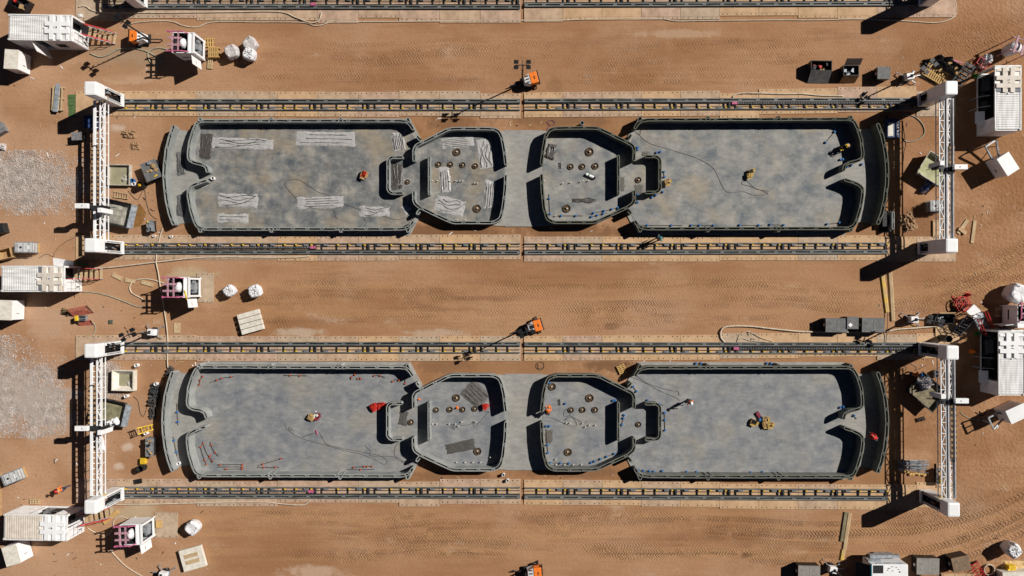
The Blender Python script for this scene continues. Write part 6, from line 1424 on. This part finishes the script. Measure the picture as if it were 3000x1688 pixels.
stubs("short white pipe stub poking from the kitchen floor among plastic sheets","pipe stubs one",1,1,((1775,371),(1828,371),(1957,373),(2012,371),(2052,375),(2080,372),(2200,394),(2228,394),(2025,765),(2105,765)))
stubs("short white pipe stub poking from the kitchen floor near the spray bottle","pipe stubs two",1,2,((325,368),(512,395),(590,388),(690,380),(712,370),(770,372),(440,722)))
stubs("short white pipe stub poking from the pale kitchen floor with rebar mesh","pipe stubs three",2,1,((1780,1366),(1820,1366),(1945,1366),(2008,1366),(2070,1346),(2215,1346),(2040,1390),(2022,1750),(2105,1750),(2185,1750),(2262,1750),(2358,1700)))
stubs("short white pipe stub poking from the kitchen floor beside the bending worker","pipe stubs four",2,2,((548,1355),(585,1358),(710,1360),(778,1378),(840,1378),(740,1394),(442,1722),(445,1775),(530,1775),(618,1775),(700,1775)))
def couplings(label,p0,p1,ks,pm,cm,g,z=FZ,mid=None,part='coupling'):
    a=Vector((*p0,0)); d=Vector((*p1,0))-a; L=d.length; t=thing('coupled_pipe',label,'pipe',(a.x,a.y,z),math.atan2(d.y,d.x),g)
    pts=[(0,0,.05),(L/2,mid or 0,.05),(L,0,.05)]
    MB().tube(spline(pts,6),.028,6).build('pipe',pm,t,smooth=True)
    for k in ks:
        u_=.78 if cm is BLUE else .6; q=MB().box(0,0,0,.20*u_,.24*u_,.20*u_,.2*k); q.cyl(0,0,.2*u_,.26*u_,.05,8); q.box(.03,.1*u_,.05,.1*u_,.12*u_,.12*u_)
        o=q.build(part,cm,t,(L*k,(mid or 0)*(1-abs(2*k-1)),0))
PB=mat("brown_pipe",(.13,.10,.075),.7); OR=mat("orange_cap",(.46,.085,.03),.6)
G4="pipes with blue couplings"; G3="dark pipes with orange caps"
for lab,r,c,x0,y0,x1,y1,ks in (
 ("upright brown pipe with blue couplings in the kitchen corner beside the netting blanket",1,2,372,505,382,720,(.2,.92)),
 ("brown pipe with blue couplings along the lower wall below the netting blanket",1,2,440,722,712,722,(.2,.74)),
 ("inner slanted pipe with blue couplings on the upper dark kitchen's sloping wall",1,2,775,705,1080,640,(.15,.5,.75,.95)),
 ("outer slanted pipe with blue couplings on the upper dark kitchen's sloping wall",1,2,790,735,960,690,(.05,.4,.75)),
 ("brown pipe with blue couplings along the lower wall, nearest the fan-shaped wall corner",1,2,1270,818,1720,818,(.02,.2,.74)),
 ("brown pipe with blue couplings midway along the lower wall below the long cable",1,2,1790,818,2060,818,(.05,.35,.88)),
 ("brown pipe with blue couplings on the lower wall below the two gold boxes",1,2,2270,815,2520,818,(.08,.85)),
 ("brown pipe with blue couplings on the lower wall at the porch end",1,3,15,810,175,815,(.05,.9)),
 ("brown pipe with blue couplings against the end of the dark wall near the porch",1,3,580,808,735,790,(.1,.9)),
 ("blue-coupled pipe on the outside of the bathroom wall beside the gold box",1,2,1528,270,1535,345,(.1,.8)),
 ("blue-coupled pipe across the top of the bathroom wall by the long cable",1,2,1440,90,1510,75,(.2,.75)),
 ("blue-coupled pipe slanting off the lower bathroom corner near the gold box",1,2,1395,545,1525,478,(.1,.4,.95)),
 ("blue-coupled pipe at the dark kitchen's upper doorway",1,2,1262,30,1262,60,(.1,.9)),
 ("blue-coupled pipe at the dark kitchen's lower doorway",1,2,1262,505,1262,590,(.05,.95)),
 ("blue-coupled pipe lying at the porch doorway, upper side",1,3,720,158,760,155,(.2,.8)),
 ("blue-coupled pipe lying at the porch doorway, centre",1,3,790,235,845,215,(.1,.9)),
 ("blue-coupled pipe standing on the porch beside the dark wall",1,3,935,215,955,195,(.5,)),
 ("blue-coupled pipe at the lower lip of the porch doorway",1,3,815,375,865,378,(.6,)),
 ("blue-coupled pipe leaning from the floor's far corner towards the crouching worker",0,3,580,1435,672,1325,(.02,.98))):
    couplings(lab,Z(r,c,x0,y0,.2),Z(r,c,x1,y1,.2),ks,PB,BLUE,G4)
for lab,r,c,x0,y0,x1,y1,ks in (
 ("brown pipe with blue couplings upright beside the bending worker's wall",3,2,345,-30,362,215,(.65,.98)),
 ("blue-coupled pipe along the lower wall below the bending worker",3,2,380,310,590,318,(.02,.5,.92)),
 ("slanted blue-coupled pipe on the sloping kitchen wall below the bending worker",3,2,780,315,1090,195,(.05,.16,.35,.55,.8,.98)),
 ("blue-coupled pipe on the lower wall nearest the fan-shaped corner, below the crates of tools",3,2,1270,385,1440,400,(.02,.3,.65,.92)),
 ("single blue coupling standing apart near the lower dark wall corner",3,2,1490,395,1530,390,(.5,)),
 ("blue-coupled pipe mid-way along the lower wall of the worker's house",3,2,1705,402,1920,404,(.25,.7)),
 ("blue-coupled pipe furthest along the lower wall of the worker's house",3,2,2340,408,2540,404,(.3,.9)),
 ("blue-coupled pipe on top of the bathroom wall beside the white-helmeted worker",2,2,1345,1125,1525,1180,(.1,.45,.75)),
 ("blue-coupled pipe on the outside of the bathroom wall below the white-helmeted worker",2,2,1535,1250,1540,1440,(.02,.4,.95)),
 ("blue-coupled pipe inside the bathroom against the partition",2,2,1130,1270,1100,1400,(.05,.3,.8)),
 ("blue-coupled pipe hung at the kitchen corner above the partition",2,2,1215,985,1260,1050,(.1,.85)),
 ("blue-coupled pipe on top of the partition wall end by the dark pits",2,2,1000,1135,1040,1130,(.4,.9)),
 ("single blue box coupling on the dark kitchen floor near the grate",2,2,520,1163,550,1163,(.5,)),
 ("blue-coupled pipe beside the round pit in the dark kitchen corner",2,2,375,950,378,965,(.5,)),
 ("blue-coupled pipes bunched below the bending worker",2,2,340,1390,380,1390,(.1,.9)),
 ("blue-coupled pipe at the porch doorway of the worker's house, upper lip",2,3,715,1205,770,1195,(.2,.8)),
 ("blue-coupled pipe leaning on the porch below the upper lip",2,3,855,1270,895,1320,(.3,)),
 ("blue couplings hung outside the upper wall, the pair closest to the patio",2,2,1830,758,1930,757,(.2,.7)),
 ("blue couplings hung outside the upper wall, the pair closest to the porch",2,2,2540,757,2620,757,(.3,.8)),
 ("blue-coupled pipe in the lower corner of the worker's house by the porch",3,3,700,400,735,388,(.8,)),
 ("blue-coupled pipe on the pale porch, the upper of two",2,0,1775,1160,1790,1380,(.4,.85)),
 ("blue-coupled pipe on the pale porch, the lower of two",3,0,1740,45,1780,240,(.2,.8))):
    zz=FZ
    couplings(lab,Z(r,c,x0,y0,.2),Z(r,c,x1,y1,.2),ks,PB,BLUE,G4,zz)
for lab,r,c,x0,y0,x1,y1,ks,mid in (
 ("curved dark pipe with orange caps by the front corner of the cool grey floor",2,0,2005,975,2040,885,(.05,.5,.95),.12),
 ("curved dark pipe with orange caps under the upper wall, nearest the porch",2,0,2110,955,2350,890,(.3,.5,.9),.12),
 ("straight dark pipe with orange caps along the upper wall",2,1,275,878,512,884,(.28,.7),0),
 ("hooped dark pipe with orange caps, first of the bent pair at the upper wall",2,1,950,925,1000,870,(.3,.9),.14),
 ("hooped dark pipe without bright caps, second of the bent pair",2,1,1015,920,1060,920,(.2,.8),.18),
 ("kinked dark pipe with orange caps past the bent pair",2,1,1175,885,1295,900,(.1,.6),.12),
 ("bent dark pipe with orange caps before the wall's fan corner",2,1,1365,945,1450,935,(.1,.85),.18),
 ("upright dark pipe with orange cap at the wall's fan corner",2,1,1500,970,1505,900,(.1,),.03),
 ("long curved dark pipe with orange caps on the front part of the cool grey floor",3,0,2035,95,2140,305,(.1,.75,.95),-.15),
 ("long straight dark pipe with orange caps beside the curved one",3,0,2012,140,2075,330,(.05,.75,.98),-.05),
 ("hooked dark pipe with orange caps nearest the floor middle",3,0,2110,100,2195,245,(.2,.7),-.12),
 ("short curved dark pipe with orange caps between the hooked and long ones",3,0,2110,235,2140,300,(.05,.9),-.08),
 ("dark pipe with orange caps, top one of the parallel trio",3,0,2180,330,2450,328,(.12,.95),0),
 ("dark pipe with orange caps, middle one of the parallel trio",3,0,2180,352,2450,352,(.95,),0),
 ("dark pipe with orange caps, bottom one of the parallel trio",3,0,2245,374,2450,372,(.15,.92),0),
 ("slanted dark pipe with orange caps near the lower wall",3,1,15,340,275,262,(.2,.9),0),
 ("level dark pipe with orange caps below the slanted one",3,1,10,358,228,355,(.3,.85),0),
 ("dark pipe with orange caps, lower of the crossed pair near the pale bathroom",3,1,910,380,1190,378,(.5,),0),
 ("dark pipe with orange caps, upper of the crossed pair near the pale bathroom",3,1,960,360,1175,348,(.1,.6,.75,.97),.05)):
    couplings(lab,Z(r,c,x0,y0,.2),Z(r,c,x1,y1,.2),ks,WIRE,OR,G3,mid=mid,part='end_cap')
def openbox(label,loc,rz,sx,sy,h,m,fill,z=FZ,name='parts_box',cat='box',seed=1):
    t=thing(name,label,cat,(loc[0],loc[1],z),rz); b=MB()
    b.box(0,-sy/2,0,sx,.03,h); b.box(0,sy/2,0,sx,.03,h); b.box(-sx/2,0,0,.03,sy-.03,h); b.box(sx/2,0,0,.03,sy-.03,h); b.box(0,0,0,sx,sy,.03)
    f=MB().box(sx/2+.1,0,h-.04,.2,sy*.9,.02); f.box(0,-sy/2-.1,h-.05,sx*.9,.2,.02); b.build('carton_walls',m,t); f.build('flap',m,t)
    rnd=random.Random(seed); c=MB()
    for i in range(12): c.box(rnd.uniform(-.4,.4)*sx,rnd.uniform(-.4,.4)*sy,h*.5,.14,.1,h*.5+rnd.uniform(-.02,.06),rnd.random()*3)
    c.build('contents',fill,t)
REDF=mat("bright_red_fittings",(.52,.035,.02),.4); GOLD=mat("gold_carton",(.45,.30,.09),.7)
openbox("cardboard box of bright red fittings alone on the mottled floor",Z(1,1,1085,305,.4),R(-22),.50,.62,.42,CARD,REDF,seed=2)
openbox("red crate tilted beside its twin at the pale bathroom wall",Z(2,1,1180,1195,.3),R(32),.5,.55,.35,RED,REDF,seed=3)
openbox("red crate flush against the pale bathroom wall",Z(2,1,1258,1175,.3),R(3),.6,.4,.35,RED,REDF,seed=4)
openbox("red crate beside the diagonal rebar mesh",Z(2,1,2300,1190,.6),R(10),.42,.36,.45,RED,REDF,seed=5)
openbox("dark red tool crate in the middle of the cool grey floor",Z(2,1,605,1287,.3),R(12),.55,.45,.3,mat("maroon",(.22,.03,.05),.5),OFFW,seed=6)
openbox("gold carton beside the dark red tool crate",Z(2,1,545,1302,.3),R(60),.42,.42,.35,GOLD,CARD,seed=7)
openbox("gold carton against the outside of the dark bathroom wall",Z(1,2,1557,382,.3),R(15),.45,.45,.4,GOLD,CARD,seed=8)
openbox("gold carton, upper of a touching pair on the pale floor",Z(1,2,2402,275,.3),R(20),.42,.36,.35,GOLD,BLACK,seed=9)
openbox("gold carton, lower of a touching pair on the pale floor",Z(1,2,2382,318,.3),R(5),.38,.34,.35,GOLD,GOLD,seed=10)
openbox("gold carton apart from the tool pile of the workers' floor",Z(2,2,2432,1347,.3),R(-25),.55,.45,.3,GOLD,BLACK,seed=11)
openbox("gold carton in the middle of the tool pile",Z(2,2,2545,1320,.3),R(5),.5,.45,.35,GOLD,CARD,seed=12)
openbox("gold carton at the lower end of the tool pile",Z(2,2,2545,1370,.3),R(15),.5,.45,.3,GOLD,CARD,seed=13)
openbox("gold carton trailing furthest from the worker in the tool pile",Z(2,3,15,1375,.3),R(8),.55,.4,.35,GOLD,GOLD,seed=14)
plank("maroon tool tray at the head of the tool pile",Z(2,2,2465,1250,.3),Z(2,2,2500,1305,.3),.3,mat("maroon",(.22,.03,.05),.5),FZ,.2,'tool_tray','tool tray')
tag(MB().box(0,0,0,.36,.28,.25,.3).box(.05,.2,0,.25,.2,.2).build('blue_tool',BLUE,None,(*Z(2,2,2500,1322,.2),FZ)),"blue power tool in the tool pile","power tool")
t=thing('broom',"pink-headed broom lying on the cool grey floor","broom",(*Z(3,1,470,48,.1),FZ),R(6)); MB().tube([(0,0,.03),(1.35,.28,.05)],.022,6).build('handle',WIRE,t); MB().box(1.42,.3,0,.09,.5,.09,R(10)).build('head',PINK,t)
t=thing('broom',"pale rod with a white knob beside the dark red tool crate","rod",(*Z(2,1,480,1241,.1),FZ),R(0)); MB().tube([(0,0,.03),(1.15,0,.03)],.02,6).build('handle',STEEL,t); MB().cyl(1.2,0,0,.08,.06,10).build('knob',WHITE,t)
t=thing('spray_bottle',"white cylinder with a green band on the dark kitchen floor","cylinder",(*Z(1,2,785,322,.25),FZ),R(-24)); q=MB().cyl(0,0,-.42,.36,.14,16); o=q.build('bottle',WHITE,t,(0,0,.16)); o.rotation_euler=(0,R(90),0); q=MB().ring(0,0,-.2,-.08,.144,.13,16); o=q.build('band',GREENP,t,(0,0,.16)); o.rotation_euler=(0,R(90),0); MB().box(.48,0,.06,.2,.16,.2).build('valve',BLACK,t)
for lab,r,c,x,y in (("small black floor grate near the pits of the spray-bottle kitchen",1,2,480,218),("small black floor grate near the pits of the bending worker's kitchen",2,2,473,1150)):
    t=thing('floor_grate',lab,'grate',(*Z(r,c,x,y,.1),FZ),R(5)); q=MB()
    for k in range(4): q.box(0,-.22+k*.15,0,.22,.09,.05)
    q.build('bars',BLACK,t); MB().box(.14,0,0,.03,.66,.06).build('edge',STEEL,t)
tag(MB().cyl(0,0,0,.32,.12,12,.03).cyl(0,0,0,.03,.16,10).build('marker_cone',ORANGE,None,(*Z(2,1,2022,1205,.2),FZ)),"small orange and white marker between the pits of the pale kitchen","marker")
tag(MB().box(0,0,0,.22,.16,.14).box(0,0,.14,.1,.1,.05).build('marker_block',ORANGE,None,(*Z(2,1,1642,1120,.2),FZ),.4),"small orange block inside the pale kitchen doorway","marker")
t=thing('stand_frame',"dark tubular stand casting a long shadow beside the crouching worker",'stand',(*Z(1,3,690,75,.4),FZ),R(25)); q=MB()
for y in (-.3,.3): q.bar((-.5,y,0),(.35,y*.5,.8),.05); q.bar((.6,y,0),(.35,y*.5,.8),.05)
q.bar((-.1,-.22,.4),(-.1,.22,.4),.05); q.bar((.35,-.2,.8),(.35,.2,.8),.05); q.build('tubes',BLACK,t); MB().ring(.42,0,.55,.62,.2,.1,14).build('yellow_reel',YEL,t)
for lab,r,c,x,y,sx,sy,sd in (("grey mortar splash on the floor beside the dark bathroom's lower doorway",1,2,1275,460,.85,.9,71),("grey mortar splash at the head of the dark bathroom wall",1,2,1340,100,.7,.45,72),("dark mortar splash on the floor below the bending worker",3,2,370,45,.75,1.3,73),("dark mortar strip beside the dark partition wall",1,2,1112,405,.4,1.4,74)):
    lump('mortar_splash',lab,"mortar splash",(*Z(r,c,x,y,.12),FZ),sx,sy,.03,mat("fresh_mortar",(.13,.12,.105),.6,col2=(.09,.085,.075),scale=5),sd)
pallet("small striped pallet leaning at the fan corner of the dark wall",Z(2,2,1105,815,.2),R(-65),.9,.75,WOOD,5,.2)
H('cable',.03,mat("purple_cable",(.16,.06,.12),.6),"purple cable coil on the earth above the dark kitchen","cable",(0,2,385,1270),(0,2,430,1240),(0,2,400,1210),(0,2,355,1230),(0,2,380,1265),(0,2,360,1290),(0,2,340,1330))
H('cable',.025,WIRE,"dark cable coil on the earth above the bending worker's kitchen","cable",(2,2,320,800),(2,2,250,810),(2,2,250,755),(2,2,310,750),(2,2,320,800),(2,2,270,825),(2,2,260,760))
# ------------------------------------------------------------ people
person("worker in an orange vest and white helmet holding a cable on the lower floor",(*Z(2,2,1797,1152,1.65),FZ),R(-60),'stand',HIVIS,WHITE,True,HIVIS)
person("worker in an orange vest bending at the doorway of the lower dark kitchen",(*Z(2,2,360,1258,1.3),FZ),R(80),'bend',HIVIS,ORANGE,True,HIVIS)
person("worker in orange crouching in the shade of the dark end wall",(*Z(1,3,822,8,1.0),FZ),R(200),'crouch',HIVIS,YEL,True,DENIM)
person("teal-hatted worker standing on the mats beside the upper dark wall",(*Z(1,2,1487,950,1.65),.09),R(30),'stand',HIVIS,TEALC,True,TEALC)
person("worker in orange with a red helmet walking above the cream-roofed container",Z(3,0,592,592,1.4),R(190),'stride',HIVIS,RED,True,HIVIS)
person("worker in a red shirt on the porch of the lower dark house",(*Z(3,3,1110,72,1.5),.10),R(150),'bend',None,RED,True,REDC)
person("worker in orange with a blue helmet leaning beside the silver plastic skip",Z(2,3,1475,872,1.2),R(0),'bend',HIVIS,BLUE,True,HIVIS)

H('cable',.018,WIRE,"thin black cable loop beside the silver plastic skip","cable",(2,3,1340,770),(2,3,1390,800),(2,3,1370,835),(2,3,1330,820))
H('cable',.018,WIRE,"thin black cable trailing above the silver plastic skip","cable",(2,3,1430,760),(2,3,1490,800),(2,3,1480,830),(2,3,1600,775))
H('cable',.02,WIRE,"thin cable running down past the navy and white chest to the test wall","cable",(0,3,1345,1180),(0,3,1385,1445),(1,3,1370,70),(1,3,1350,300),(1,3,1330,640))
H('cable',.02,WIRE,"thin cable wandering left of the lower mats by the caged tote","cable",(1,0,750,940),(1,0,640,1000),(1,0,550,1090),(1,0,540,1135),(1,0,470,1110),(1,0,390,1150))
H('hose',.035,HOSEG,"thin tan hose behind the boom-framed cabinet of the lower printer","hose",(2,3,1930,1250),(2,3,2000,1300),(2,3,2100,1330),(2,3,2230,1330))
plank("thin yellow board beside the grey dusty mat of the lowest mixer",Z(3,0,1600,890,.1),Z(3,0,1600,960,.1),.55,WOOD,.08,.14,'box_lid','board')
